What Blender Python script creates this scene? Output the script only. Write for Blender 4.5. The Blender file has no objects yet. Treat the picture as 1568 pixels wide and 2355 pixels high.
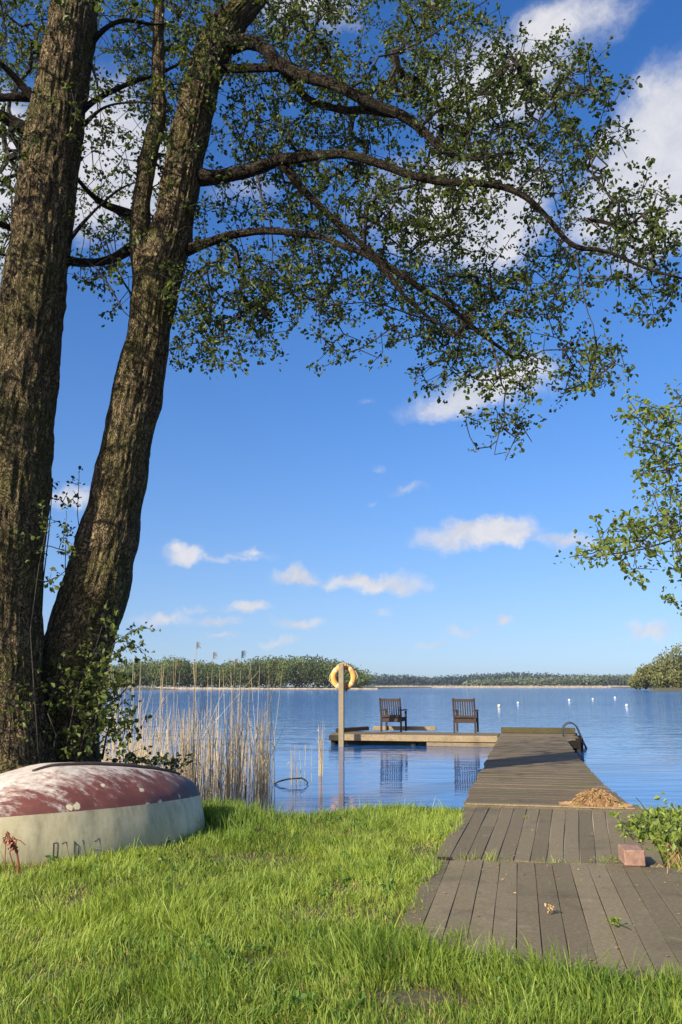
import bpy, math, random
import numpy as np
from mathutils import Vector, Matrix

R = math.radians
rnd = random.Random(7)
rng = np.random.default_rng(7)
sc = bpy.context.scene
col = sc.collection

# ------------------------------------------------------------------ camera, sky, sun, exposure
PW, PH, PF = 1568.0, 2354.0, 1900.0          # picture units used to survey the place
CX, CY = PW / 2, PH / 2
PITCH = math.atan(401 / PF)
CAM = np.array([0.0, 0.0, 1.62])
cam_d = bpy.data.cameras.new('camera')
cam = bpy.data.objects.new('camera', cam_d); col.objects.link(cam)
cam.location = CAM; cam.rotation_euler = (R(90) + PITCH, 0, 0)
cam_d.sensor_fit = 'VERTICAL'; cam_d.sensor_height = 24.0
cam_d.lens = 24.0 * PF / PH
cam_d.clip_start = 0.05; cam_d.clip_end = 12000
sc.camera = cam
sc.view_settings.view_transform = 'Standard'
sc.view_settings.look = 'None'
sc.view_settings.exposure = 0.65
sc.view_settings.gamma = 1.0
sc.cycles.max_bounces = 8; sc.cycles.transparent_max_bounces = 8

FW = np.array([0, math.cos(PITCH), math.sin(PITCH)]); UP = np.array([0, -math.sin(PITCH), math.cos(PITCH)]); RT = np.array([1.0, 0, 0])
def ray(x, y):
    return FW + (x - CX) / PF * RT - (y - CY) / PF * UP
def atD(x, y, D):                            # survey a point from its bearing and its distance ahead
    r = ray(x, y); return CAM + r * (D / r[1])
def atZ(x, y, z):                            # survey a point lying on a level
    r = ray(x, y); return CAM + r * ((z - CAM[2]) / r[2])
def pix(P):
    P = np.asarray(P) - CAM
    d = P @ FW
    return np.stack([CX + PF * (P @ RT) / d, CY - PF * (P @ UP) / d], -1)

SUN_EL = R(29)
sunh = np.array([-0.71, -0.70]); sunh /= np.linalg.norm(sunh)
SUN = np.array([sunh[0] * math.cos(SUN_EL), sunh[1] * math.cos(SUN_EL), math.sin(SUN_EL)])
sd = bpy.data.lights.new('sun', 'SUN'); so = bpy.data.objects.new('sun', sd); col.objects.link(so)
sd.energy = 5.0; sd.angle = R(0.5); sd.color = (1.0, 0.92, 0.76)
so.rotation_euler = Vector(SUN).to_track_quat('Z', 'Y').to_euler()
so.location = (0, 0, 30)

world = bpy.data.worlds.new('World'); sc.world = world; world.use_nodes = True
wt = world.node_tree; wt.nodes.clear()
world.cycles.sampling_method = 'MANUAL'; world.cycles.sample_map_resolution = 512
def N(t, typ, **kw):
    n = t.nodes.new(typ)
    for k, v in kw.items(): setattr(n, k, v)
    return n
def mathn(t, op, a, b=None, c=None, clamp=False):
    n = t.nodes.new('ShaderNodeMath'); n.operation = op; n.use_clamp = clamp
    for i, v in enumerate((a, b, c)):
        if v is None: continue
        if isinstance(v, (int, float)): n.inputs[i].default_value = v
        else: t.links.new(v, n.inputs[i])
    return n.outputs[0]
def build_world():
    t = wt; L = t.links.new
    out = N(t, 'ShaderNodeOutputWorld')
    sky = N(t, 'ShaderNodeTexSky'); sky.sky_type = 'NISHITA'; sky.sun_disc = False
    sky.sun_elevation = SUN_EL; sky.sun_rotation = math.atan2(SUN[0], SUN[1])
    sky.air_density = 1.0; sky.dust_density = 1.5; sky.ozone_density = 1.0; sky.altitude = 0
    hs = N(t, 'ShaderNodeHueSaturation'); hs.inputs['Saturation'].default_value = 1.40; hs.inputs['Value'].default_value = 1.0
    gc = N(t, 'ShaderNodeTexCoord'); mpv = N(t, 'ShaderNodeMapping'); mpv.inputs['Scale'].default_value = (1, 1, .75); mpv.inputs['Location'].default_value = (0, 0, .06)
    L(gc.outputs['Generated'], mpv.inputs[0]); nv = N(t, 'ShaderNodeVectorMath', operation='NORMALIZE'); L(mpv.outputs[0], nv.inputs[0]); L(nv.outputs[0], sky.inputs[0])
    L(sky.outputs[0], hs.inputs['Color'])
    b1 = N(t, 'ShaderNodeBackground'); b1.inputs['Strength'].default_value = 0.086
    tn = N(t, 'ShaderNodeMix', data_type='RGBA', blend_type='MULTIPLY'); tn.inputs[0].default_value = 1; tn.inputs[7].default_value = (1.00, 1.035, 1.34, 1); L(hs.outputs[0], tn.inputs[6]); L(tn.outputs[2], b1.inputs['Color'])
    tc = N(t, 'ShaderNodeTexCoord')
    n1 = N(t, 'ShaderNodeTexNoise'); n1.inputs['Scale'].default_value = 9; n1.inputs['Detail'].default_value = 6; n1.inputs['Roughness'].default_value = 0.62
    L(tc.outputs['Generated'], n1.inputs['Vector'])
    sub = N(t, 'ShaderNodeVectorMath', operation='SUBTRACT'); L(n1.outputs['Color'], sub.inputs[0]); sub.inputs[1].default_value = (.5, .5, .5)
    sca = N(t, 'ShaderNodeVectorMath', operation='SCALE'); L(sub.outputs[0], sca.inputs[0]); sca.inputs['Scale'].default_value = 0.09
    add = N(t, 'ShaderNodeVectorMath', operation='ADD'); L(tc.outputs['Generated'], add.inputs[0]); L(sca.outputs[0], add.inputs[1])
    # clouds: (x, y, half length, half height, tilt, strength)
    clouds = [(1105, 905, 150, 52, -14, 1.0), (1190, 872, 90, 45, -10, .75), (1110, 1235, 125, 38, -4, 1.0), (1150, 1210, 70, 30, -8, .9), (1290, 1240, 90, 22, -6, .75),
              (430, 1277, 50, 24, 0, .9), (510, 1283, 120, 14, 0, .45), (590, 1272, 35, 14, 0, .5), (690, 1327, 48, 26, 0, .95),
              (855, 1335, 125, 24, 0, .85), (565, 1397, 45, 20, 0, .85), (375, 1424, 70, 24, 0, .6), (500, 1432, 55, 20, 0, .6),
              (475, 1400, 55, 12, 0, .4), (675, 1428, 55, 17, 0, .65), (630, 1467, 45, 14, 0, .55), (510, 1467, 45, 12, 0, .5),
              (985, 1462, 50, 13, 0, .55), (1065, 1440, 55, 12, 0, .5), (1168, 1440, 26, 14, 0, .8), (1500, 1445, 110, 16, -3, .6),
              (880, 1403, 36, 12, 0, .45), (945, 1135, 42, 18, -10, .45), (875, 1097, 30, 13, 0, .4), (868, 1150, 28, 12, 0, .35),
              (160, 1150, 60, 34, 0, .85), (850, 918, 26, 13, 0, .3), (1570, 370, 270, 170, -52, 1.5), (1470, 450, 150, 110, -20, 1.2), (1390, 330, 60, 30, -40, .8),
              (1270, 95, 170, 80, -18, .8), (1390, 70, 110, 60, -30, .45), (1120, 210, 150, 110, -20, 1.05), (1060, 470, 200, 130, -10, 1.05), (240, 390, 150, 170, 0, 1.4), (0, 430, 130, 220, 0, 1.4), (560, 420, 90, 40, 0, .5), (1130, 500, 140, 120, 0, 1.1),
              (720, 20, 110, 50, 0, .8), (1490, 540, 120, 50, -20, .6)]
    prev = None
    for (x, y, a, b, ang, st) in clouds:
        c = ray(x, y); c /= np.linalg.norm(c)
        ca, sa = math.cos(R(ang)), math.sin(R(ang))
        e1 = ray(x + ca * a, y + sa * a); e1 /= np.linalg.norm(e1)
        e2 = ray(x - sa * b, y + ca * b); e2 /= np.linalg.norm(e2)
        e1 = e1 - c * (e1 @ c); e2 = e2 - c * (e2 @ c)
        r1, r2 = np.linalg.norm(e1) * (1.15 if y > 1000 else 1.15), np.linalg.norm(e2) * (1.08 if y > 1000 else 1.2)
        e1 = e1 / r1; e2 = e2 - e1 * (e2 @ e1); e2 /= np.linalg.norm(e2)
        d1 = N(t, 'ShaderNodeVectorMath', operation='DOT_PRODUCT'); L(add.outputs[0], d1.inputs[0]); d1.inputs[1].default_value = tuple(e1 / r1)
        d2 = N(t, 'ShaderNodeVectorMath', operation='DOT_PRODUCT'); L(add.outputs[0], d2.inputs[0]); d2.inputs[1].default_value = tuple(e2 / r2)
        s = mathn(t, 'ADD', mathn(t, 'MULTIPLY', d1.outputs['Value'], d1.outputs['Value']), mathn(t, 'MULTIPLY', d2.outputs['Value'], d2.outputs['Value']))
        m = mathn(t, 'MULTIPLY_ADD', mathn(t, 'SQRT', s), -st, st * 1.15)
        prev = m if prev is None else mathn(t, 'MAXIMUM', prev, m)
    prev = mathn(t, 'MAXIMUM', prev, 0.0)
    n2 = N(t, 'ShaderNodeTexNoise'); n2.inputs['Scale'].default_value = 22; n2.inputs['Detail'].default_value = 9; n2.inputs['Roughness'].default_value = 0.6
    L(add.outputs[0], n2.inputs['Vector'])
    f = mathn(t, 'MULTIPLY_ADD', n2.outputs['Fac'], 1.1, -0.62)
    den = mathn(t, 'ADD', prev, mathn(t, 'MULTIPLY', f, mathn(t, 'MULTIPLY_ADD', prev, 0.6, 0.55)))
    mr = N(t, 'ShaderNodeMapRange', interpolation_type='SMOOTHSTEP'); L(den, mr.inputs['Value'])
    mr.inputs['From Min'].default_value = 0.04; mr.inputs['From Max'].default_value = 0.78; mr.inputs['To Max'].default_value = 0.93
    gate = mathn(t, 'MULTIPLY', prev, 6.0, clamp=True)
    fac = mathn(t, 'MULTIPLY', mr.outputs[0], gate)
    rp = N(t, 'ShaderNodeValToRGB'); L(n2.outputs['Fac'], rp.inputs[0])
    rp.color_ramp.elements[0].position = .3; rp.color_ramp.elements[0].color = (.62, .66, .76, 1)
    rp.color_ramp.elements[1].position = .65; rp.color_ramp.elements[1].color = (.88, .87, .90, 1)
    b2 = N(t, 'ShaderNodeBackground'); L(rp.outputs[0], b2.inputs['Color']); b2.inputs['Strength'].default_value = 0.60
    mx = N(t, 'ShaderNodeMixShader'); L(fac, mx.inputs[0]); L(b1.outputs[0], mx.inputs[1]); L(b2.outputs[0], mx.inputs[2])
    L(mx.outputs[0], out.inputs['Surface'])
build_world()

# ------------------------------------------------------------------ helpers
def tag(o, label=None, cat=None, group=None, kind=None):
    if label: o['label'] = label
    if cat: o['category'] = cat
    if group: o['group'] = group
    if kind: o['kind'] = kind
    return o
def empty(name, loc=(0, 0, 0), rz=0, label=None, cat=None, group=None):
    o = bpy.data.objects.new(name, None); col.objects.link(o)
    o.location = Vector(loc); o.rotation_euler = (0, 0, rz); o.empty_display_size = .2
    return tag(o, label, cat, group)

def hash3(ix, iy, iz, s):
    h = (ix * 374761393 + iy * 668265263 + iz * 2147483647 + s * 1274126177) & 0xFFFFFFFF
    h = ((h ^ (h >> 13)) * 1274126177) & 0xFFFFFFFF
    h = h ^ (h >> 16)
    return (h & 0xFFFFFF) / float(0xFFFFFF)
def noise(p, s=0):
    p = np.asarray(p, float); i = np.floor(p).astype(np.int64); f = p - i; f = f * f * (3 - 2 * f)
    r = 0
    for dx in (0, 1):
        for dy in (0, 1):
            for dz in (0, 1):
                w = (f[..., 0] if dx else 1 - f[..., 0]) * (f[..., 1] if dy else 1 - f[..., 1]) * (f[..., 2] if dz else 1 - f[..., 2])
                r = r + w * hash3(i[..., 0] + dx, i[..., 1] + dy, i[..., 2] + dz, s)
    return r * 2 - 1
def fbm(p, o=4, s=0):
    r = 0; a = 1; t = 0
    p = np.asarray(p, float)
    for k in range(o):
        r = r + a * noise(p, s + k); t += a; a *= .5; p = p * 2.03
    return r / t
def n2(x, y, s=0, o=3):
    return fbm(np.stack([np.asarray(x, float), np.asarray(y, float), np.zeros_like(np.asarray(x, float))], -1), o, s)

def np_mesh(name, V, F, mat, parent=None, tint=None, smooth=False, uv=None):
    """V (n,3); F list of int arrays (m,k), one per polygon size; tint per vertex"""
    V = np.asarray(V, np.float32)
    me = bpy.data.meshes.new(name)
    if not isinstance(F, (list, tuple)): F = [F]
    F = [np.asarray(f, np.int32) for f in F if len(f)]
    me.vertices.add(len(V)); me.vertices.foreach_set('co', V.ravel())
    nl = sum(f.size for f in F); nf = sum(len(f) for f in F)
    me.loops.add(nl); me.polygons.add(nf)
    me.loops.foreach_set('vertex_index', np.concatenate([f.ravel() for f in F]))
    st = []; tot = 0
    for f in F:
        k = f.shape[1]; st.append(tot + np.arange(len(f)) * k); tot += f.size
    me.polygons.foreach_set('loop_start', np.concatenate(st).astype(np.int32))
    me.polygons.foreach_set('use_smooth', np.full(nf, bool(smooth)))
    if tint is not None:
        a = me.attributes.new('tint', 'FLOAT', 'POINT'); a.data.foreach_set('value', np.asarray(tint, np.float32))
    if uv is not None:
        a = me.attributes.new('cyl', 'FLOAT_VECTOR', 'POINT'); a.data.foreach_set('vector', np.asarray(uv, np.float32).ravel())
    me.update(calc_edges=True); me.validate()
    if mat: me.materials.append(mat)
    o = bpy.data.objects.new(name, me); col.objects.link(o)
    if parent is not None:
        o.parent = parent
        if parent.parent is None and parent.type == 'EMPTY' and not parent.get('_local'):
            o.matrix_parent_inverse = parent.matrix_basis.inverted()
    return o

class MB:
    """collects boxes, bars and tubes and links them as one mesh object"""
    def __init__(s): s.v = []; s.q = []; s.t = []; s.n = []; s.k = 0
    def add(s, V, Q=(), T=(), tint=.5):
        V = np.asarray(V, float)
        if len(Q): s.q.append(np.asarray(Q) + s.k)
        if len(T): s.t.append(np.asarray(T) + s.k)
        s.v.append(V); s.n.append(np.full(len(V), tint) if np.isscalar(tint) else np.asarray(tint)); s.k += len(V)
    def box(s, c, size, ax=None, tint=None, bev=.004):
        """chamfered box, ax = 3x3 rows of axes"""
        hx, hy, hz = [max(d / 2, 1e-4) for d in size]
        b = min(bev, hx * .45, hy * .45, hz * .45)
        P = []
        for sx in (-1, 1):
            for sy in (-1, 1):
                for sz in (-1, 1):
                    P += [(sx * (hx - b), sy * (hy - b), sz * hz), (sx * (hx - b), sy * hy, sz * (hz - b)), (sx * hx, sy * (hy - b), sz * (hz - b))]
        P = np.array(P)
        idx = lambda sx, sy, sz, k: ((sx > 0) * 4 + (sy > 0) * 2 + (sz > 0)) * 3 + k
        Q = []; T = []
        for g in (-1, 1):
            Q.append([idx(-1, -1, g, 0), idx(1, -1, g, 0), idx(1, 1, g, 0), idx(-1, 1, g, 0)][::g])
            Q.append([idx(-1, g, -1, 1), idx(-1, g, 1, 1), idx(1, g, 1, 1), idx(1, g, -1, 1)][::g])
            Q.append([idx(g, -1, -1, 2), idx(g, 1, -1, 2), idx(g, 1, 1, 2), idx(g, -1, 1, 2)][::g])
        for a in (-1, 1):
            for c2 in (-1, 1):
                Q.append([idx(-1, a, c2, 0), idx(-1, a, c2, 1), idx(1, a, c2, 1), idx(1, a, c2, 0)][::(-1 if a * c2 > 0 else 1)])
                Q.append([idx(a, -1, c2, 0), idx(a, 1, c2, 0), idx(a, 1, c2, 2), idx(a, -1, c2, 2)][::(1 if a * c2 > 0 else -1)])
                Q.append([idx(a, c2, -1, 1), idx(a, c2, -1, 2), idx(a, c2, 1, 2), idx(a, c2, 1, 1)][::(-1 if a * c2 > 0 else 1)])
        for sx in (-1, 1):
            for sy in (-1, 1):
                for sz in (-1, 1):
                    T.append([idx(sx, sy, sz, 0), idx(sx, sy, sz, 1), idx(sx, sy, sz, 2)][::(-1 if sx * sy * sz > 0 else 1)])
        if ax is not None: P = P @ np.asarray(ax)
        s.add(P + np.asarray(c), Q, T, rnd.random() if tint is None else tint)
    def bar(s, a, b, w, h, up=(0, 0, 1), tint=None, bev=.004):
        a = np.asarray(a, float); b = np.asarray(b, float); d = b - a; L = np.linalg.norm(d); d /= L
        x = np.cross(d, up); x /= np.linalg.norm(x); z = np.cross(x, d)
        s.box((a + b) / 2, (w, L, h), [x, d, z], tint, bev)
    def tube(s, pts, rad, n=8, tint=.5, cap=True):
        pts = np.asarray(pts, float); m = len(pts); rad = np.broadcast_to(rad, (m,))
        tan = np.gradient(pts, axis=0); tan /= np.linalg.norm(tan, axis=1)[:, None] + 1e-9
        u = np.cross(tan[0], (0, 0, 1)) if abs(tan[0][2]) < .9 else np.cross(tan[0], (1, 0, 0)); u /= np.linalg.norm(u)
        V = []
        for i in range(m):
            u = u - tan[i] * (u @ tan[i]); u /= np.linalg.norm(u); w = np.cross(tan[i], u)
            th = np.arange(n) / n * 2 * math.pi
            V.append(pts[i] + rad[i] * (np.cos(th)[:, None] * u + np.sin(th)[:, None] * w))
        V = np.concatenate(V)
        a = np.arange(n); b = (a + 1) % n
        Q = np.concatenate([np.stack([i * n + a, i * n + b, (i + 1) * n + b, (i + 1) * n + a], -1) for i in range(m - 1)])
        T = []
        if cap:
            V = np.concatenate([V, pts[:1], pts[-1:]]); c0, c1 = m * n, m * n + 1
            T = np.concatenate([np.stack([np.full(n, c0), b, a], -1), np.stack([np.full(n, c1), (m - 1) * n + a, (m - 1) * n + b], -1)])
        s.add(V, Q, T, tint)
    def build(s, name, mat, parent=None, smooth=False):
        return np_mesh(name, np.concatenate(s.v), [np.concatenate(x) for x in (s.q, s.t) if x], mat, parent, np.concatenate(s.n), smooth)

# ------------------------------------------------------------------ materials
def new_mat(name):
    m = bpy.data.materials.new(name); m.use_nodes = True; t = m.node_tree
    return m, t, t.nodes['Principled BSDF'], t.nodes['Material Output']
def ramp(t, fac, stops):
    r = N(t, 'ShaderNodeValToRGB'); t.links.new(fac, r.inputs[0]); e = r.color_ramp.elements
    while len(e) < len(stops): e.new(.5)
    for i, (p, c) in enumerate(stops): e[i].position = p; e[i].color = (*c, 1)
    return r.outputs[0]
def noise_tex(t, scale, detail=4, rough=.55, vec=None, stretch=None, dist=0):
    n = N(t, 'ShaderNodeTexNoise'); n.inputs['Scale'].default_value = scale; n.inputs['Detail'].default_value = detail
    n.inputs['Roughness'].default_value = rough; n.inputs['Distortion'].default_value = dist
    if vec is None:
        vec = N(t, 'ShaderNodeTexCoord').outputs['Object']
    if stretch:
        mp = N(t, 'ShaderNodeMapping'); mp.inputs['Scale'].default_value = stretch; t.links.new(vec, mp.inputs[0]); vec = mp.outputs[0]
    t.links.new(vec, n.inputs['Vector']); return n.outputs['Fac']
def geopos(t): return N(t, 'ShaderNodeNewGeometry').outputs['Position']
def attr(t, name='tint'):
    a = N(t, 'ShaderNodeAttribute'); a.attribute_name = name; return a
def mixc(t, f, a, b, mode='MIX'):
    m = N(t, 'ShaderNodeMix', data_type='RGBA', blend_type=mode)
    for sock, v in ((m.inputs[0], f), (m.inputs[6], a), (m.inputs[7], b)):
        if isinstance(v, (int, float)): sock.default_value = v
        elif isinstance(v, tuple): sock.default_value = (*v, 1) if len(v) == 3 else v
        else: t.links.new(v, sock)
    return m.outputs[2]
def bump(t, bs, h, strength=.5, dist=.01):
    b = N(t, 'ShaderNodeBump'); b.inputs['Strength'].default_value = strength; b.inputs['Distance'].default_value = dist
    t.links.new(h, b.inputs['Height']); t.links.new(b.outputs[0], bs.inputs['Normal'])
def leaf_mat(name, c0, c1, trans=.35, tcol=None):
    m, t, bs, out = new_mat(name); L = t.links.new
    c = ramp(t, attr(t).outputs['Fac'], [(0, c0), (1, c1)])
    L(c, bs.inputs['Base Color']); bs.inputs['Roughness'].default_value = .5; bs.inputs['Specular IOR Level'].default_value = .3
    tr = N(t, 'ShaderNodeBsdfTranslucent')
    L(mixc(t, 1.0, c, tcol or (1.5, 1.5, .5), 'MULTIPLY'), tr.inputs[0])
    mx = N(t, 'ShaderNodeMixShader'); mx.inputs[0].default_value = trans; L(bs.outputs[0], mx.inputs[1]); L(tr.outputs[0], mx.inputs[2]); L(mx.outputs[0], out.inputs[0])
    return m
def wood_mat(name, c0, c1, dirt=(.03, .028, .02), grain=(3, 3, 3), moss=0, rough=.8, bmp=.35):
    m, t, bs, out = new_mat(name); L = t.links.new
    P = geopos(t)
    g = noise_tex(t, 14, 6, .65, P, grain)
    c = ramp(t, g, [(.3, c0), (.7, c1)])
    v = mathn(t, 'MULTIPLY_ADD', attr(t).outputs['Fac'], .38, .81)
    hv = N(t, 'ShaderNodeHueSaturation'); L(c, hv.inputs['Color']); L(v, hv.inputs['Value']); c = hv.outputs[0]
    big = noise_tex(t, 2.3, 5, .6, P)
    dm = mathn(t, 'MULTIPLY_ADD', big, 5.0, -2.75, clamp=True)
    c = mixc(t, mathn(t, 'MULTIPLY', dm, .45), c, dirt)
    if moss:
        mm = mathn(t, 'MULTIPLY_ADD', noise_tex(t, 1.1, 6, .7, P), 6.0, -3.2, clamp=True)
        c = mixc(t, mathn(t, 'MULTIPLY', mm, moss), c, (.085, .095, .025))
    sm = mathn(t, 'MULTIPLY_ADD', noise_tex(t, 5.5, 6, .72, P), 5.0, -2.9, clamp=True)
    c = mixc(t, mathn(t, 'MULTIPLY', sm, .35), c, tuple(min(1, x * 1.9) for x in c1))
    L(c, bs.inputs['Base Color']); bs.inputs['Roughness'].default_value = rough; bs.inputs['Specular IOR Level'].default_value = .15
    bump(t, bs, g, bmp, .01)
    return m

def plain(name, c, rough=.6, metal=0, var=.25, scale=20):
    m, t, bs, out = new_mat(name)
    n = noise_tex(t, scale, 5, .6)
    t.links.new(ramp(t, n, [(.3, tuple(x * (1 - var) for x in c)), (.7, tuple(min(1, x * (1 + var)) for x in c))]), bs.inputs['Base Color'])
    bs.inputs['Roughness'].default_value = rough; bs.inputs['Metallic'].default_value = metal
    return m

# ------------------------------------------------------------------ jetty frame (surveyed)
TH = math.atan(427 / PF * math.cos(PITCH))
dJ = np.array([math.sin(TH), math.cos(TH), 0]); rJ = np.array([math.cos(TH), -math.sin(TH), 0]); zJ = np.array([0, 0, 1.0])
AXJ = [rJ, dJ, zJ]
DECK = .30
OJ = atZ(1069, 1850, DECK)
def J(s, t, z=0): return OJ + dJ * s + rJ * t + zJ * z
# land boardwalk panels: corners on their own level
def shore_y(x):
    return 9.80 + .18 * np.sin(x * 1.1 + .6) + .14 * np.sin(x * 2.7) + np.clip(-x - 1.9, 0, 3) * .75 + np.clip(x - 3.0, 0, 4) * .25

# ------------------------------------------------------------------ ground sheet
def far_R(px):
    return np.interp(px, [-3000, 0, 835, 872, 1000, 1380, 1452, 1470, 4000], [470, 480, 500, 640, 1180, 1180, 700, 345, 340])
def ground_h(x, y):
    x = np.asarray(x, float); y = np.asarray(y, float)
    d = shore_y(x) - y
    land = .25 + .035 * n2(x * .9, y * .9, 3) + .012 * n2(x * 5, y * 5, 4) + .10 * np.exp(-(((x + 3.3) / 1.6) ** 2 + ((y - 9.3) / 1.4) ** 2)) - .03 * np.exp(-((y - 3.6) / .8) ** 2)
    k = np.clip((d + .55) / .75, 0, 1); k = k * k * (3 - 2 * k)
    h = -.75 + (land + .75) * k - np.clip(-d - .5, 0, 30) * .03
    r = np.hypot(x, y); px = CX + PF * x / np.maximum(y, .1) * .978
    front = y > 60
    R_ = far_R(px)
    k2 = np.clip((r - R_) / (R_ * .012), 0, 1)
    hill = np.where((px > 800) & (px < 1500), np.interp(r, [1180, 1330, 1500, 2200], [0, 0, 3, 12]), 0)
    return np.where(front, h + (1.1 - h) * k2 + hill * k2, h)
def build_ground():
    az = np.concatenate([np.linspace(-180, -34, 60, endpoint=False), np.linspace(-34, 34, 280, endpoint=False), np.linspace(34, 180, 61)])
    az = R(1) * az
    rr = np.concatenate([[.02], np.linspace(1, 3, 6), np.linspace(3.1, 12, 150), np.geomspace(12.3, 300, 60), np.geomspace(305, 700, 50), np.geomspace(710, 4500, 45)])
    A, Rr = np.meshgrid(az, rr)
    X = np.sin(A) * Rr; Y = np.cos(A) * Rr; Z = ground_h(X, Y)
    V = np.stack([X, Y, Z], -1).reshape(-1, 3); m, n = X.shape
    i = np.arange(m - 1)[:, None] * n; j = np.arange(n - 1)[None]
    Q = np.stack([i + j, i + j + 1, i + n + j + 1, i + n + j], -1).reshape(-1, 4)[:, ::-1]
    mt, t, bs, out = new_mat('soil')
    P = geopos(t)
    a = noise_tex(t, 1.6, 6, .6, P); b = noise_tex(t, 45, 5, .7, P)
    c = ramp(t, b, [(.3, (.045, .034, .02)), (.7, (.13, .095, .055))])
    c = mixc(t, mathn(t, 'MULTIPLY_ADD', a, 5, -2.2, clamp=True), c, ramp(t, b, [(.3, (.045, .06, .014)), (.7, (.11, .13, .035))]))
    t.links.new(c, bs.inputs['Base Color']); bs.inputs['Roughness'].default_value = .95
    bump(t, bs, b, .8, .03)
    o = np_mesh('ground', V, Q, mt, smooth=True); tag(o, kind='structure')
build_ground()

def build_water():
    rr = np.concatenate([np.array([.01]), np.geomspace(6, 5000, 40)]); az = np.linspace(0, 2 * math.pi, 97)
    A, Q_ = np.meshgrid(az, rr); V = np.stack([np.sin(A) * Q_, np.cos(A) * Q_, 0 * A], -1).reshape(-1, 3); m, n = A.shape
    i = np.arange(m - 1)[:, None] * n; j = np.arange(n - 1)[None]
    F = np.stack([i + j, i + j + 1, i + n + j + 1, i + n + j], -1).reshape(-1, 4)[:, ::-1]
    mt, t, bs, out = new_mat('lake_water'); L = t.links.new
    bs.inputs['Base Color'].default_value = (.012, .10, .29, 1); bs.inputs['Roughness'].default_value = .045; bs.inputs['IOR'].default_value = 1.333
    P = geopos(t)
    big = noise_tex(t, .035, 3, .5, P, (.5, 1, 1))
    fine = noise_tex(t, 2.6, 3, .55, P, (.38, 1.15, 1), .3)
    mid = noise_tex(t, .55, 3, .5, P, (.4, 1.3, 1))
    # wind: calm close to the bank, ruffled farther out
    sp = N(t, 'ShaderNodeSeparateXYZ'); L(P, sp.inputs[0])
    w = N(t, 'ShaderNodeMapRange'); L(sp.outputs[1], w.inputs['Value']); w.inputs['From Min'].default_value = 16; w.inputs['From Max'].default_value = 80
    w.inputs['To Min'].default_value = .11; w.inputs['To Max'].default_value = 1.9
    amp = mathn(t, 'MULTIPLY', w.outputs[0], mathn(t, 'MULTIPLY_ADD', big, 1.4, .3))
    h = mathn(t, 'ADD', mathn(t, 'MULTIPLY', fine, .35), mathn(t, 'MULTIPLY', mid, 1.0))
    b = N(t, 'ShaderNodeBump'); L(mathn(t, 'MULTIPLY', h, amp), b.inputs['Height']); b.inputs['Strength'].default_value = 1; b.inputs['Distance'].default_value = .16
    L(b.outputs[0], bs.inputs['Normal'])
    o = np_mesh('lake_water', V, F, mt, smooth=True); tag(o, kind='structure')
build_water()

# ------------------------------------------------------------------ boardwalk and jetty
M = {}
M['deck'] = wood_mat('weathered_deck', (.105, .078, .045), (.185, .145, .092), moss=.55)
M['board'] = wood_mat('grey_boards', (.132, .106, .064), (.212, .172, .106), moss=.4)
M['beam'] = wood_mat('pale_beam', (.15, .11, .06), (.36, .27, .16), moss=.7)
M['dark'] = wood_mat('wet_dark_wood', (.018, .015, .012), (.05, .04, .03), moss=.5)
M['teak'] = wood_mat('dark_chair_wood', (.03, .022, .018), (.085, .06, .045), moss=0)
M['post'] = wood_mat('post_wood', (.17, .130, .078), (.32, .255, .165), moss=.3)
M['sand'] = plain('pale_joint_debris', (.42, .36, .24), .9, 0, .4, 60)

class Panel:
    def __init__(s, c): s.c = [np.asarray(p, float) for p in c]      # near-left, near-right, far-right, far-left
    def P(s, u, v, z=0):
        a = s.c[0] + (s.c[1] - s.c[0]) * u; b = s.c[3] + (s.c[2] - s.c[3]) * u
        p = a + (b - a) * v; return p + np.array([0, 0, z])
def board_panel(root, pan, us, thick, gap, splits):
    mb = MB()
    for k in range(len(us) - 1):
        cuts = [0] + [sorted(splits.get(k, []))[i] for i in range(len(splits.get(k, [])))] + [1]
        for a, b in zip(cuts[:-1], cuts[1:]):
            n = 14; V = []; tn = rnd.random(); zo = rnd.uniform(-.0015, .0015)
            wv = rnd.random() * 9
            for i in range(n + 1):
                v = a + (b - a) * i / n
                if i == 0: v += .0012
                if i == n: v -= .0012
                L_ = pan.P(us[k], v); R_ = pan.P(us[k + 1], v); d = R_ - L_; w = np.linalg.norm(d); d /= w
                g = gap * (.5 + .35 * math.sin(wv + v * 7))
                l = L_ + d * g; r = R_ - d * g
                zz = zo + .003 * math.sin(v * 5 + wv)
                for p, q in ((l, -thick), (l, zz - .002), (l + d * .002, zz), (r - d * .002, zz), (r, zz - .002), (r, -thick)):
                    V.append(p + np.array([0, 0, q]))
            Q = []
            for i in range(n):
                for j in range(5):
                    Q.append([i * 6 + j, i * 6 + j + 1, (i + 1) * 6 + j + 1, (i + 1) * 6 + j][::-1])
            e = n * 6
            Q += [[0, 5, 4, 1][::-1], [e, e + 5, e + 4, e + 1]]
            Q += [[1, 4, 3, 2][::-1], [e + 1, e + 4, e + 3, e + 2]]
            mb.add(V, Q, tint=tn)
    return mb.build('board_deck', M['board'], root)
zb = .285
farL = atZ(1069, 1851, zb + .004); farR = atZ(1432, 1856, zb + .004)
farL = J(-.02, 0); farL[2] = zb; farR = J(-.02, 1.94); farR[2] = zb
midL = atZ(997, 1972, zb); midR = atZ(1530, 1993, zb)
pan2 = Panel([midL + dJ * .02, midR + dJ * .02, farR, farL])
o = empty('boardwalk', OJ - zJ * .1, 0, 'grey boardwalk panel of lengthwise boards with pale joints, between the block and the straw heap', 'boardwalk', 'boardwalk panels on the lawn')
us = np.linspace(0, 1, 15)
board_panel(o, pan2, us, .03, .0065, {2: [.55], 6: [.3], 11: [.7]})
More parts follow.
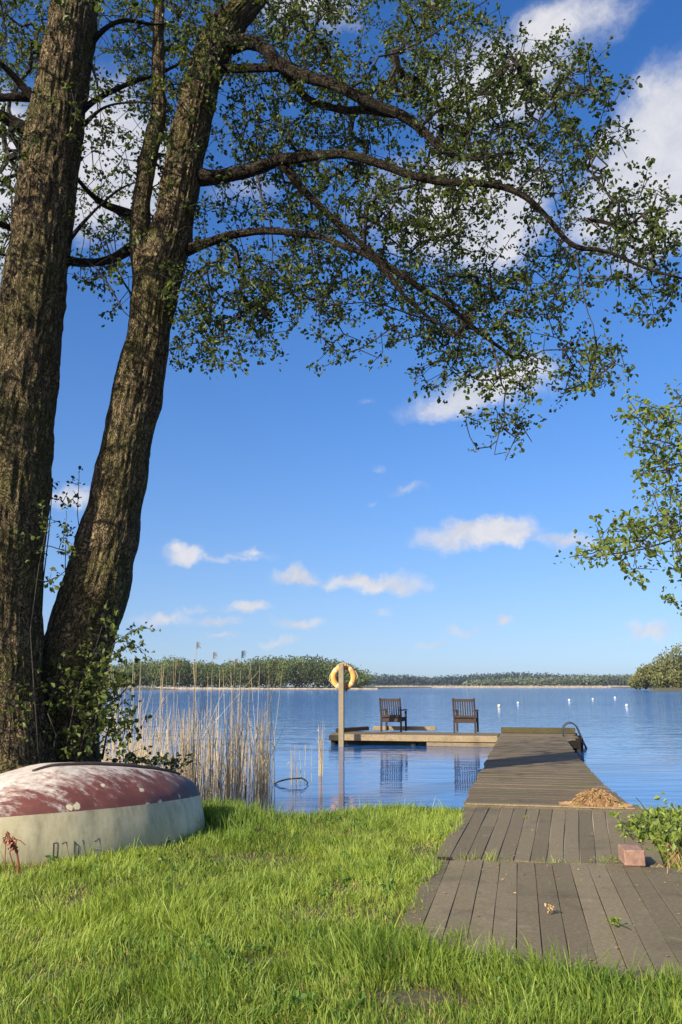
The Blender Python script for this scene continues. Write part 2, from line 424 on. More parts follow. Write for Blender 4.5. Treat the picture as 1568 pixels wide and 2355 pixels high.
mb = MB(); c = [pan2.P(.0, 0, -.009), pan2.P(1, 0, -.009), pan2.P(1, 1, -.009), pan2.P(0, 1, -.009)]
mb.add(c, [[0, 1, 2, 3]]); mb.build('joint_filling', M['sand'], o)
nL = atZ(884, 2196, zb); nR = atZ(1800, 2272, zb)
mid2R = midR + rJ * .06
pan1 = Panel([nL, nR, mid2R - dJ * .012 + rJ * .02, midL - dJ * .012])
o = empty('boardwalk', pan1.P(.5, .5), 0, 'worn brown boardwalk panel nearest the long grass, its end overgrown', 'boardwalk', 'boardwalk panels on the lawn')
board_panel(o, pan1, np.linspace(0, 1, 15), .03, .0036, {0: [.62], 1: [.22], 3: [.45], 6: [.6], 9: [.35]})
mb = MB(); mb.add([pan1.P(0, 0, -.014), pan1.P(1, 0, -.014), pan1.P(1, 1, -.014), pan1.P(0, 1, -.014)], [[0, 1, 2, 3]]); mb.build('underlay', M['deck'], o)

# jetty: cross planks on two bearers, end platform
ENDS = 15.25
jt = empty('jetty', J(0, .8, -.1), 0, 'long mossy wooden jetty of cross planks running out from the boardwalk', 'jetty')
mb = MB(); s = 0.0
def jw(s):                                   # left and right edges along the walkway
    return (-.03 + .02 * math.sin(s * 3.1), 1.92 if s < .4 else np.interp(s, [.4, 2.2, 6], [1.86, 1.72, 1.66]))
while s < ENDS - .1:
    w = rnd.uniform(.13, .15)
    l, r = jw(s); r += rnd.uniform(-.02, .02); l += rnd.uniform(-.01, .01)
    if s > 12.6: l, r = -.05, 2.02
    mb.box(J(s + w / 2, (l + r) / 2, -.018 + rnd.uniform(-.004, .004)), (r - l, w - .012, .036), AXJ, rnd.random(), .004)
    s += w
mb.build('plank_deck', M['deck'], jt)
mb = MB()
mb.box(J(.03, .93, .008), (1.84, .06, .012), AXJ, .8); mb.build('threshold_batten', M['beam'], jt)
mb = MB(); mb.box(J(ENDS / 2, .12, -.12), (.09, ENDS - .1, .15), AXJ, .4); mb.box(J(ENDS / 2, 1.5, -.12), (.09, ENDS - .1, .15), AXJ, .5)
mb.build('bearer', M['dark'], jt)
for s in (1.6, 4.5, 7.4, 10.3):
    for t in (.0, 1.64):
        mb = MB(); mb.tube([J(s, t, -1.6), J(s, t, -.03)], [.075, .07], 10, rnd.random()); mb.build('pile', M['dark'], jt)
for s, t in ((12.7, 2.0), (15.2, 2.0), (14, 2.02)):
    mb = MB(); mb.tube([J(s, t, -1.6), J(s, t, .02)], [.10, .095], 12, .2); mb.build('pile', M['dark'], jt)
mb = MB(); mb.box(J(13.9, 1.99, -.17), (.05, 2.7, .27), AXJ, .2); mb.box(J(12.62, 1.0, -.13), (2.0, .05, .18), AXJ, .3); mb.build('side_board', M['dark'], jt)
mb = MB()
mb.box(J(ENDS - .05, 1.0, .085), (2.08, .12, .16), AXJ, .3, .01); mb.build('end_beam', wood_mat('mossy_end_beam', (.045, .038, .018), (.13, .105, .05), moss=.8), jt)

# raft platform at the left of the jetty end
rf = empty('raft', J(14.2, -2.4, -.2), 0, 'low pale-edged wooden bathing platform carrying the two chairs', 'bathing platform')
RL = -4.80; RS0, RS1 = 13.6, 15.3
mb = MB(); s = RS0 + .09
while s < RS1 - .05:
    mb.box(J(s + .07, (RL - .06) / 2, -.02 + rnd.uniform(-.003, .003)), (-RL - .08, .13, .035), AXJ, rnd.random()); s += .143
mb.build('plank_deck', M['deck'], rf)
mb = MB(); mb.box(J(RS0 + .04, (RL + .35 - .07) / 2 + .0, -.085), (-RL - .45, .08, .17), AXJ, .9, .008)
mb.build('front_beam', M['beam'], rf)
mb = MB(); mb.box(J(RS0 + .05, RL + .16, -.11), (.32, .06, .14), AXJ, .3, .008); mb.build('corner_piece', M['dark'], rf)
mb = MB(); mb.box(J(RS0 + .06, -1.05, -.245), (1.95, .07, .11), AXJ, .25, .008); mb.build('lower_beam', M['beam'], rf)
mb = MB(); mb.box(J((RS0 + RS1) / 2 + .15, RL / 2, -.27), (-RL - .3, RS1 - RS0 - .2, .30), AXJ, .1, .02); mb.build('float', M['dark'], rf)
for t in (RL + .1, RL + 2.4, -.15):
    mb = MB(); mb.tube([J(RS0 + .2, t, -1.5), J(RS0 + .2, t, -.05)], [.08, .08], 10, .2); mb.build('pile', M['dark'], rf)
a = atZ(858, 1679, DECK); b = atZ(1003, 1680, DECK)
mb = MB(); mb.bar(a + zJ * .065, b + zJ * .065, .16, .12, tint=.95, bev=.01)
tag(mb.build('timber_beam', M['beam']), 'pale squared timber lying behind the left chair', 'beam')
a = atZ(774, 1683.5, DECK); b = atZ(846, 1681, DECK)
mb = MB(); mb.bar(a + zJ * .055 + rJ * .0, b + zJ * .085, .14, .11, tint=.3, bev=.01)
tag(mb.build('timber_beam', M['dark']), 'dark wet timber lying askew behind the life ring post', 'beam')

# chairs
def make_chair(loc, rz, label):
    o = bpy.data.objects.new('garden_chair', None); col.objects.link(o); o['_local'] = 1
    o.location = Vector(loc); o.rotation_euler = (0, 0, rz)
    tag(o, label, 'chair', 'garden chairs on the bathing platform')
    W, Dp = .66, .54; x = W / 2 - .025
    def P(mb, name): return mb.build(name, M['teak'], o)
    for sx in (-1, 1):
        mb = MB(); mb.bar((sx * x, -.02, 0), (sx * x, 0, .42), .05, .055, (0, 1, 0), .3); mb.bar((sx * x, 0, .42), (sx * x, -.13, .98), .05, .05, (0, 1, 0), .4); P(mb, 'leg')
        mb = MB(); mb.bar((sx * x, Dp, 0), (sx * x, Dp, .60), .055, .055, (0, 1, 0), .3); P(mb, 'leg')
        mb = MB(); mb.bar((sx * x, -.07, .625), (sx * x, Dp + .07, .63), .075, .03, tint=.7); P(mb, 'armrest')
    mb = MB()
    for i in range(6): mb.box((0, .06 + i * .09, .405), (W - .02, .07, .022), None)
    P(mb, 'seat')
    mb = MB(); mb.box((0, .0, .335), (W - .1, .03, .11), None, .5); mb.box((0, Dp, .345), (W - .1, .03, .09), None, .4)
    for sx in (-1, 1): mb.box((sx * x, Dp / 2, .345), (.03, Dp - .05, .09), None, .4)
    P(mb, 'seat_frame')
    mb = MB()
    def bp(z): return -.13 * (z - .42) / .56
    mb.bar((-x + .026, bp(.92), .925), (x - .026, bp(.92), .925), .03, .075, (0, 0, 1), .55)
    mb.bar((-x + .026, bp(.46), .46), (x - .026, bp(.46), .46), .03, .06, (0, 0, 1), .5)
    for i in range(8):
        xx = -x + .065 + i * (2 * x - .13) / 7
        mb.bar((xx, bp(.48), .48), (xx, bp(.9), .9), .034, .016, (0, 1, 0))
    P(mb, 'backrest')
    return o
c1 = atZ(897, 1683, DECK) + dJ * .02; c2 = atZ(1068, 1685.5, DECK)
c1 += dJ * .2; c2 += dJ * .2
make_chair(c1, -TH - R(7), 'dark slatted garden chair between the ring post and the other chair')
make_chair(c2, -TH - R(4), 'dark slatted garden chair nearer the jetty walkway')

# ladder
M['steel'] = plain('dark_steel', (.06, .065, .075), .55, .7, .3)
ld = empty('swim_ladder', J(14.2, 2.0, 0), 0, 'dark metal bathing ladder with arched rails at the jetty end', 'ladder')
for ds in (-.24, .24):
    pts = [(1.66, .0), (1.64, .18), (1.70, .30), (1.80, .36), (1.92, .35), (2.02, .26), (2.08, .1), (2.16, -.12), (2.28, -.4), (2.38, -.75)]
    ts = np.linspace(0, len(pts) - 1, 40)
    pt = np.array(pts); q = np.stack([np.interp(ts, range(len(pts)), pt[:, k]) for k in (0, 1)], -1)
    for _ in range(3): q[1:-1] = (q[:-2] + q[2:] + 2 * q[1:-1]) / 4
    mb = MB(); mb.tube([J(14.0 + ds, a, b) for a, b in q], .019, 8); mb.build('rail', M['steel'], ld, True)
for z, t in ((-.15, 2.175), (-.4, 2.28)):
    mb = MB(); mb.tube([J(13.76, t, z), J(14.24, t, z)], .018, 6); mb.build('rung', M['steel'], ld, True)

# life ring post and ring
PD = 23.6
top = atD(785, 1526, PD); base = np.array([top[0], PD, -1.2])
mb = MB(); mb.box((top[0], PD, (top[2] - 1.2) / 2), (.145, .10, top[2] + 1.2), [rJ, dJ, zJ], .6, .008)
lp = mb.build('ring_post', M['post']); tag(lp, 'tall square pale wooden post standing in the lake', 'post')
rc = atD(789.5, 1557, PD + .14)
lr = empty('life_ring', rc, 0, 'faded orange life ring hanging on the tall post', 'life ring'); lr['_local'] = 1
m_, t_, bs_, o_ = new_mat('faded_orange')
cc = noise_tex(t_, 7, 5, .6); t_.links.new(ramp(t_, cc, [(.3, (.80, .27, .035)), (.6, (.84, .40, .09)), (.8, (.85, .58, .28))]), bs_.inputs['Base Color']); bs_.inputs['Roughness'].default_value = .55
M['orange'] = m_
def torus(mb, Rm, r, a0=0, a1=2 * math.pi, n=48, m=16, tint=.5, oval=.8):
    th = np.linspace(a0, a1, n + 1); ph = np.arange(m) / m * 2 * math.pi
    T_, P_ = np.meshgrid(th, ph, indexing='ij')
    V = np.stack([(Rm + r * np.cos(P_)) * np.cos(T_), r * oval * np.sin(P_), (Rm + r * np.cos(P_)) * np.sin(T_)], -1).reshape(-1, 3)
    a = np.arange(m); b = (a + 1) % m
    mb.add(V, np.concatenate([np.stack([i * m + a, i * m + b, (i + 1) * m + b, (i + 1) * m + a], -1)[:, ::-1] for i in range(n)]), tint=tint)
mb = MB(); torus(mb, .285, .078); ring = mb.build('ring_body', M['orange'], lr, True)
M['band'] = plain('pale_band', (.70, .55, .34), .7)
for k in range(4):
    mb = MB(); a = R(52 + 90 * k); torus(mb, .285, .081, a - .09, a + .09, 5, 16); mb.build('band', M['band'], lr, True)
mb = MB()
th = np.linspace(0, 2 * math.pi, 80); rr = .375 + .03 * np.cos(4 * (th - R(52)) + math.pi) - .01
mb.tube(np.stack([rr * np.cos(th), .0 * th, rr * np.sin(th)], -1), .008, 6); mb.build('grab_line', M['band'], lr, True)
M['strap'] = plain('dark_strap', (.05, .035, .03), .7)
mb = MB(); mb.tube([(.07, -.12, .36), (.10, -.075, .30), (.11, -.07, .22)], .012, 6); mb.build('strap', M['strap'], lr, True)
mb = MB(); mb.tube([(.09, -.08, -.2), (.12, -.075, -.3), (.07, -.05, -.38)], .02, 6); mb.build('strap', M['strap'], lr, True)

# buoys
M['buoy'] = plain('white_buoy', (.50, .50, .46), .7, 0, .12)
M['buoy2'] = plain('yellowed_buoy', (.58, .54, .32), .6, 0, .12)
for (x, y, d, m2, lab) in ((1147.5, 1624, .46, 'buoy2', 'large yellowish buoy on the lake, leftmost and nearest of the buoys'), (1191, 1617, .42, 'buoy', 'white buoy just right of the yellowish one'),
                    (1309, 1611, .50, 'buoy', 'white buoy midway along the far line of buoys'), (1363, 1608, .46, 'buoy', 'white buoy second from the right of the far line'),
                    (1414, 1605, .5, 'buoy', 'smallest farthest white buoy'), (1441, 1623, .42, 'buoy', 'white buoy nearer than its line, rightmost')):
    P = atZ(x, y, .0)
    o = empty('buoy', P, 0, lab, 'buoy', 'buoys on the lake'); sz = d * (.54 + 0.14 * rnd.random())
    th = np.linspace(-math.pi / 2, math.pi / 2, 12)
    mb = MB(); mb.tube(np.stack([0 * th + P[0], 0 * th + P[1], P[2] + sz * .22 + np.sin(th) * sz / 2], -1), np.cos(th) * sz / 2 + .002, 18, .5); mb.build('float_body', M[m2], o, True)
    mb = MB(); mb.tube([P + zJ * sz * .66, P + zJ * sz * .86], sz * .1, 8); mb.build('top_eye', M['strap'], o, True)

# ------------------------------------------------------------------ upturned boat
def build_boat():
    ax = np.array([.750, .661, 0.]); nr = np.array([.661, -.750, 0.])
    S = np.array([-3.10, 7.04, .20]); L = 2.30
    root = empty('upturned_boat', S + ax * L / 2, 0, 'upturned dinghy with worn red bottom and dirty cream sides on the grass', 'boat')
    st =   [-.055, -.035, .0, .06, .15, .3, .45, .6, .75, .86, .94, .985, 1.0]
    bw =   [.26, .42, .515, .585, .645, .70, .71, .675, .57, .44, .30, .16, .06]
    cw =   [.22, .38, .47, .54, .60, .655, .645, .60, .48, .35, .22, .11, .03]
    zc =   [.38, .40, .42, .43, .435, .435, .43, .425, .42, .41, .40, .385, .37]
    zk =   [.40, .46, .52, .59, .68, .765, .755, .72, .665, .605, .545, .48, .44]
    ss = np.linspace(-.055, 1, 90)
    # stretch samples at both ends
    ss = -.055 + 1.055 * (0.5 - 0.5 * np.cos(np.linspace(0, math.pi, 110)))
    def ip(a):
        v = np.interp(ss, st, a)
        for _ in range(4): v[1:-1] = (v[:-2] + v[2:] + 2 * v[1:-1]) / 4
        return v
    B, Cw, Zc, Zk = ip(bw), ip(cw), ip(zc), ip(zk)
    sides = []; bots = []; ws = []
    ns, nb = 14, 26
    for side in (1, -1):
        pass
    Vs = []; Vb = []
    for i, s in enumerate(ss):
        bow = max(0, s - .8) / .2
        for side in (1, -1):
            row = []
            for k in range(ns):
                q = k / (ns - 1)
                w = B[i] + (Cw[i] - B[i]) * q ** 1.6 + .015 * math.sin(q * math.pi)
                z = .0 + Zc[i] * q
                sx = s * L - .05 * bow * q * L * .5
                row.append(S + ax * sx + nr * w * side + zJ * z)
            Vs.append(row)
        row = []
        for k in range(nb * 2 + 1):
            th = (k - nb) / nb                     # -1..1 across
            w = Cw[i] * th * (1 + 0.0 * abs(th))
            z = Zc[i] + (Zk[i] - Zc[i]) * (1 - abs(th) ** 2.1) ** .72
            z += .012 * math.exp(-((abs(th) - .42) / .05) ** 2) * (1 if .1 < s < .9 else 0)
            sx = s * L - .05 * bow * L * .5
            row.append(S + ax * sx + nr * w + zJ * z)
        Vb.append(row)
    n = len(ss)
    Vs = np.array(Vs).reshape(n, 2, ns, 3)
    V = Vs.reshape(-1, 3); F = []
    idx = lambda i, d, k: (i * 2 + d) * ns + k
    for i in range(n - 1):
        for k in range(ns - 1):
            F.append([idx(i, 0, k), idx(i + 1, 0, k), idx(i + 1, 0, k + 1), idx(i, 0, k + 1)])
            F.append([idx(i, 1, k), idx(i, 1, k + 1), idx(i + 1, 1, k + 1), idx(i + 1, 1, k)])
    for k in range(ns - 1):                        # transom and stem closing faces
        F.append([idx(0, 1, k), idx(0, 0, k), idx(0, 0, k + 1), idx(0, 1, k + 1)])
        F.append([idx(n - 1, 0, k), idx(n - 1, 1, k), idx(n - 1, 1, k + 1), idx(n - 1, 0, k + 1)])
    # cream sides
    m, t, bs, out = new_mat('dirty_cream'); Ln = t.links.new
    P = geopos(t); a = noise_tex(t, 2.2, 6, .65, P); b = noise_tex(t, 9, 6, .7, P, (1, 1, .25)); g = noise_tex(t, 60, 4, .6, P)
    c = ramp(t, a, [(.3, (.44, .37, .20)), (.7, (.62, .53, .33))])
    c = mixc(t, mathn(t, 'MULTIPLY', mathn(t, 'MULTIPLY_ADD', b, 4, -1.8, clamp=True), .55), c, (.15, .14, .06))
    c = mixc(t, mathn(t, 'MULTIPLY', mathn(t, 'MULTIPLY_ADD', g, 8, -4.9, clamp=True), .35), c, (.12, .10, .06))
    Ln(c, bs.inputs['Base Color']); bs.inputs['Roughness'].default_value = .5
    bump(t, bs, a, .25, .02)
    hs_ = np_mesh('hull_side', V, np.array(F), m, root, None, True)
    V2 = np.array(Vb).reshape(-1, 3); w = nb * 2 + 1
    F2 = [[i * w + k, (i + 1) * w + k, (i + 1) * w + k + 1, i * w + k + 1][::-1] for i in range(n - 1) for k in range(w - 1)]
    F2 = np.array(F2)
    tl = np.tile(np.abs(np.arange(w) - nb) / nb, n); sl = np.repeat(ss, w)
    uv = np.stack([tl, sl, np.zeros_like(tl)], -1)
    m, t, bs, out = new_mat('worn_red_paint'); Ln = t.links.new
    P = geopos(t); at = attr(t, 'cyl'); sp = N(t, 'ShaderNodeSeparateXYZ'); Ln(at.outputs['Vector'], sp.inputs[0])
    a = noise_tex(t, 3.4, 7, .68, P); b = noise_tex(t, 16, 6, .7, P, (1, 1, 1)); st_ = noise_tex(t, 5, 7, .75, P, (.8, 3.2, 1))
    red = ramp(t, a, [(.3, (.095, .032, .024)), (.55, (.17, .055, .040)), (.75, (.27, .115, .085))])
    wear = mathn(t, 'ADD', mathn(t, 'MULTIPLY', mathn(t, 'ADD', sp.outputs[0], mathn(t, 'MULTIPLY', sp.outputs[1], .40)), -2.2), mathn(t, 'ADD', mathn(t, 'MULTIPLY', st_, 5.0), mathn(t, 'MULTIPLY_ADD', b, 1.6, -1.15)), clamp=True)
    c = mixc(t, mathn(t, 'MULTIPLY', wear, .92), red, ramp(t, b, [(.3, (.40, .33, .26)), (.7, (.68, .62, .52))]))
    # flaked spots near the chine
    vo = N(t, 'ShaderNodeTexVoronoi'); vo.inputs['Scale'].default_value = 6.0; Ln(P, vo.inputs['Vector'])
    spt = mathn(t, 'MULTIPLY_ADD', mathn(t, 'ADD', vo.outputs['Distance'], mathn(t, 'MULTIPLY', b, .75)), -22, 12.2, clamp=True)
    sel = mathn(t, 'GREATER_THAN', sp.outputs[0], .60)
    c = mixc(t, mathn(t, 'MULTIPLY', spt, sel), c, (.60, .52, .33))
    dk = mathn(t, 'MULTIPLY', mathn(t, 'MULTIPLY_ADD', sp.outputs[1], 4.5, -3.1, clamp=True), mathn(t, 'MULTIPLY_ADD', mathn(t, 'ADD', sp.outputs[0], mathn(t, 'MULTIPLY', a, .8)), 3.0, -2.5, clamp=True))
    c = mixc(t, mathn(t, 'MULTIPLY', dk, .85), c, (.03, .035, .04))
    Ln(c, bs.inputs['Base Color']); bs.inputs['Roughness'].default_value = .6
    bump(t, bs, wear, .2, .004)
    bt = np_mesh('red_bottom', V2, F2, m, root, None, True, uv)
    mb = MB()                                      # gunwale rub strip and keel strip
    for d in (0, 1): mb.tube(Vs[:, d, 0] + np.array([0, 0, .02]), .018, 6, .5)
    mb.build('gunwale', m_cream_strip, root, True)
    mb = MB(); Vk = np.array(Vb)[:, nb + 6]
    ks = [i for i, s in enumerate(ss) if .22 < s < .88]
    mb.tube(Vk[ks] + np.array([0, 0, .006]) , [.012 + .012 * math.sin((q) / len(ks) * math.pi) for q in range(len(ks))], 6, .5)
    mb.build('keel_strip', M['strap'], root, True)
    # faded registration strokes along the near side (upside down with the boat)
    def on_side(s, q):
        i = int(np.argmin(np.abs(ss - s))); k = q * (ns - 1); k0 = int(min(k, ns - 2)); f = k - k0
        return Vs[i, 0, k0] * (1 - f) + Vs[i, 0, k0 + 1] * f - nr * .0035
    mb = MB()
    def gl(s0, strokes, slant=-.012):
        for st2 in strokes:
            mb.tube([on_side(s0 + (x * .014 - slant * -.9 * y), .20 + y * .30) for x, y in st2], .0065, 5, .2, True)
    zero = [[(.5 + .5 * math.cos(a_), .5 + .5 * math.sin(a_)) for a_ in np.linspace(0, 2 * math.pi, 15)]]
    one = [[(1, 0), (1, 1), (.2, .82)]]
    gl(.240, zero); gl(.274, [[(1, 0), (1, 1), (0, .9)]]); gl(.304, zero); gl(.336, [[(.8, 0), (.4, 1)]]); gl(.385, one)
    mk, tk, bk, ok = new_mat('faded_black_paint'); bk.inputs['Base Color'].default_value = (.06, .05, .03, 1); bk.inputs['Roughness'].default_value = .8
    mb.build('registration_number', mk, root)
    return root
m_cream_strip = plain('cream_strip', (.45, .42, .32), .6)
build_boat()

# ------------------------------------------------------------------ brick, debris
M['brick'] = plain('reddish_block', (.26, .150, .105), .9, 0, .4, 28)
bc = atZ(1458, 1993, zb); 
bc = bc + dJ * .13
mb = MB(); mb.box(bc + zJ * .06, (.155, .26, .115), [(.985, .06, 0), (-.06, .985, 0), (0, 0, 1)] @ np.eye(3) if False else [rJ * .995 + dJ * .08, dJ * .995 - rJ * .08, zJ], .5, .008)
tag(mb.build('stone_block', M['brick']), 'reddish squared block lying on the boardwalk edge beside the bush', 'block')

# straw heap
M['straw'] = leaf_mat('dead_reed_straw', (.24, .13, .055), (.52, .34, .16), .12)
def strands(mb, n, centre, rx, ry, h, seed, w=.003, ln=.28):
    r = random.Random(seed)
    for i in range(n):
        a = r.random() * 6.28; q = math.sqrt(r.random()); x, y = q * rx * math.cos(a), q * ry * math.sin(a)
        zt = h * (1 - q * q) * r.uniform(.8, 1.08)
        d = r.random() * 6.28; l = ln * r.uniform(.4, 1)
        pts = []
        for k in range(4):
            f = (k / 3 - .5) * l
            xx, yy = x + math.cos(d) * f + r.uniform(-.01, .01), y + math.sin(d) * f + r.uniform(-.01, .01)
            qq = (xx / rx) ** 2 + (yy / ry) ** 2
            pts.append(np.asarray(centre) + np.array([xx, yy, max(.004, zt - .10 * qq + r.uniform(-.02, .02))]))
        mb.tube(pts, w * r.uniform(.6, 1.5), 3, r.random(), False)
sc0 = atZ(1374, 1856, DECK) + dJ * .22
mb = MB(); strands(mb, 2100, sc0, .30, .23, .155, 3)
th = np.linspace(0, math.pi / 2, 6)
heap_pts = [sc0 + zJ * (.0 + .10 * math.sin(a)) for a in th]
mb.tube(heap_pts, [.21 * math.cos(a) + .01 for a in th], 14, .0)
tag(mb.build('straw_heap', M['straw']), 'heap of tan dead reed straw piled at the start of the jetty', 'straw heap')

# ------------------------------------------------------------------ leaves and twigs
def leaf_quads(P, Dm, Nn, ln, wd, fold=.25):
    """one leaf = 6 verts, 2 quads folded on the midrib"""
    n = len(P); S = np.cross(Dm, Nn); S /= np.linalg.norm(S, axis=1)[:, None] + 1e-9
    U = np.cross(S, Dm)
    ln = ln[:, None]; wd = wd[:, None]
    a = P; b = P + Dm * ln * .5 + S * wd * .5 + U * wd * fold; c = P + Dm * ln - U * ln * .08; d = P + Dm * ln * .5 - S * wd * .5 + U * wd * fold
    mm = P + Dm * ln * .55
    b2 = P + Dm * ln * .85 + S * wd * .33 + U * wd * fold * .5; d2 = P + Dm * ln * .85 - S * wd * .33 + U * wd * fold * .5
    V = np.stack([a, b, b2, c, d2, d], 1).reshape(-1, 3)
    i = np.arange(n)[:, None] * 6
    Q = np.concatenate([i + np.array([[0, 1, 2, 3]]), i + np.array([[0, 3, 4, 5]])])
    return V, Q
def rand_dirs(n, g):
    v = g.normal(size=(n, 3)); return v / np.linalg.norm(v, axis=1)[:, None]
def leaf_cloud(C, axis, per, spread, size, g, droop=.2, tintbase=None, upb=.6):
    """clusters of leaves spaced along short shoots centred on C with direction axis"""
    n = len(C); idx = np.repeat(np.arange(n), per)
    f = g.random(len(idx)) - .15
    P = C[idx] + axis[idx] * (f * spread)[:, None] + g.normal(size=(len(idx), 3)) * spread * .22
    Dm = axis[idx] * .6 + rand_dirs(len(idx), g) * .9; Dm[:, 2] -= droop; Dm /= np.linalg.norm(Dm, axis=1)[:, None]
    Nn = rand_dirs(len(idx), g); Nn[:, 2] += upb; Nn /= np.linalg.norm(Nn, axis=1)[:, None]
    ln = size * g.uniform(.45, 1.45, len(idx)); wd = ln * g.uniform(.6, .85, len(idx))
    V, Q = leaf_quads(P, Dm, Nn, ln, wd)
    tb = (tintbase[idx] if tintbase is not None else .5) + g.normal(size=len(idx)) * .22
    return V, Q, np.repeat(np.clip(tb, 0, 1), 6)

class Skeleton:
    def __init__(s): s.P = []; s.par = []; s.r = []; s.fix = []
    def limb(s, pts, rad, step=.14, par=None):
        """explicit limb: returns nothing, its nodes can carry twigs"""
        pts = np.asarray(pts, float); seg = np.linalg.norm(np.diff(pts, axis=0), axis=1); c = np.concatenate([[0], np.cumsum(seg)])
        m = max(2, int(c[-1] / step)); q = np.linspace(0, c[-1], m)
        for k in range(m):
            p = np.array([np.interp(q[k], c, pts[:, j]) for j in range(3)])
            s.P.append(p); s.par.append(-1); s.r.append(float(np.interp(q[k], c, rad))); s.fix.append(True)
    def grow(s, C, g, step=.16, wob=.03, maxlen=1e9):
        """attach each cluster point to the nearest node, nearest first; returns the shoot direction"""
        base = np.array(s.P); nfix = len(base)
        best = np.full(len(C), 1e9); bi = np.zeros(len(C), int)
        cap = len(base) + len(C) * 24
        arr = np.zeros((cap, 3)); arr[:len(base)] = base; k = len(base)
        for i in range(0, len(C), 400):
            d = np.linalg.norm(C[i:i + 400, None] - base[None], axis=2); best[i:i + 400] = d.min(1); bi[i:i + 400] = d.argmin(1)
        done = np.zeros(len(C), bool); dirs = np.zeros((len(C), 3))
        par = list(s.par)
        ok = np.zeros(len(C), bool)
        for _ in range(len(C)):
            bb = np.where(done, 1e9, best); i = int(bb.argmin()); done[i] = True
            if best[i] > maxlen: continue
            ok[i] = True
            a = arr[bi[i]]; b = C[i]; L_ = best[i]; m = max(1, int(L_ / step))
            dd = (b - a) / (L_ + 1e-9); dirs[i] = dd
            sag = rand_dirs(1, g)[0] * L_ * .10; sag[2] += L_ * .08
            prev = bi[i]; k0 = k
            for q in range(1, m + 1):
                f = q / m
                p = a + (b - a) * f + sag * math.sin(f * math.pi) + g.normal(size=3) * wob * min(1, L_) * (f < 1)
                arr[k] = p; par.append(prev); prev = k; k += 1
            new = arr[k0:k]
            rem = ~done
            d = np.linalg.norm(C[rem][:, None] - new[None], axis=2); dm = d.min(1); da = d.argmin(1) + k0
            br = best[rem]; ix = np.where(rem)[0]; up = dm < br
            best[ix[up]] = dm[up]; bi[ix[up]] = da[up]
        cnt = np.zeros(k)
        kids = np.zeros(k, int)
        for j in range(k - 1, nfix - 1, -1):
            cnt[j] = max(cnt[j], 1); cnt[par[j]] += cnt[j]
        rad = .0034 * np.sqrt(cnt) ** .92 + .0009
        s.tw = (arr[:k], np.array(par), rad, nfix)
        return dirs, ok
    def twig_mesh(s, nside=4, rs=1.0):
        arr, par, rad, nfix = s.tw
        j = np.arange(nfix, len(arr)); a = arr[par[j]]; b = arr[j]
        ra = np.minimum(np.where(par[j] >= nfix, rad[par[j]], rad[j] * 1.15), .05) * rs; rb = np.minimum(rad[j], .05) * rs
        d = b - a; d /= np.linalg.norm(d, axis=1)[:, None] + 1e-9
        ref = np.where(np.abs(d[:, 2:3]) < .9, np.array([[0, 0, 1.]]), np.array([[1., 0, 0]]))
        u = np.cross(d, ref); u /= np.linalg.norm(u, axis=1)[:, None]; w = np.cross(d, u)
        V = []
        for q in (0, 1):
            for k in range(nside):
                th = k / nside * 2 * math.pi; c = (a, b)[q]; r = (ra, rb)[q][:, None]
                V.append(c + r * (math.cos(th) * u + math.sin(th) * w))
        V = np.stack(V, 1).reshape(-1, 3); i = np.arange(len(j))[:, None] * nside * 2
        Q = np.concatenate([i + np.array([[k, (k + 1) % nside, nside + (k + 1) % nside, nside + k]]) for k in range(nside)])
        return V, Q

# bark
def bark_mat(name, c0, c1, c2, moss):
    m, t, bs, out = new_mat(name); L = t.links.new
    at = attr(t, 'cyl').outputs['Vector']
    w = noise_tex(t, 3, 4, .6, at)
    n1 = noise_tex(t, 30, 6, .6, at, (1.0, 1.0, .10), .8)
    n2_ = noise_tex(t, 9, 5, .65, at, (1, 1, .3))
    n3 = noise_tex(t, 1.3, 4, .6, at)
    vo = N(t, 'ShaderNodeTexVoronoi', feature='DISTANCE_TO_EDGE'); mp = N(t, 'ShaderNodeMapping'); mp.inputs['Scale'].default_value = (1, 1, .12)
    wv = N(t, 'ShaderNodeVectorMath', operation='ADD'); L(at, wv.inputs[0])
    nn = N(t, 'ShaderNodeTexNoise'); nn.inputs['Scale'].default_value = 7; nn.inputs['Detail'].default_value = 4; L(at, nn.inputs['Vector'])
    sc_ = N(t, 'ShaderNodeVectorMath', operation='SCALE'); L(nn.outputs['Color'], sc_.inputs[0]); sc_.inputs['Scale'].default_value = .22; L(sc_.outputs[0], wv.inputs[1])
    L(wv.outputs[0], mp.inputs[0]); L(mp.outputs[0], vo.inputs['Vector']); vo.inputs['Scale'].default_value = 38
    crack = mathn(t, 'MULTIPLY', vo.outputs['Distance'], 6.5, clamp=True)
    c = ramp(t, n1, [(.32, c0), (.5, c1), (.68, c2)])
    c = mixc(t, crack, tuple(x * .7 for x in c0), c)
    c = mixc(t, mathn(t, 'MULTIPLY', mathn(t, 'MULTIPLY_ADD', n3, 5, -2.3, clamp=True), moss), c, (.085, .085, .02))
    L(c, bs.inputs['Base Color']); bs.inputs['Roughness'].default_value = .92; bs.inputs['Specular IOR Level'].default_value = .15
    h = mathn(t, 'ADD', mathn(t, 'MULTIPLY', crack, .8), mathn(t, 'ADD', mathn(t, 'MULTIPLY', n1, .8), mathn(t, 'MULTIPLY', n2_, .7)))
    bump(t, bs, h, 1.0, .035)
    return m
M['bark'] = bark_mat('alder_bark', (.060, .044, .024), (.145, .105, .055), (.30, .225, .125), .6)
M['limb'] = bark_mat('shaded_limb_bark', (.018, .013, .010), (.036, .027, .018), (.08, .06, .038), .2)  # canopy shade on the limbs is put into this darker bark
M['twig'] = plain('twig_bark', (.032, .024, .018), .9, 0, .4)

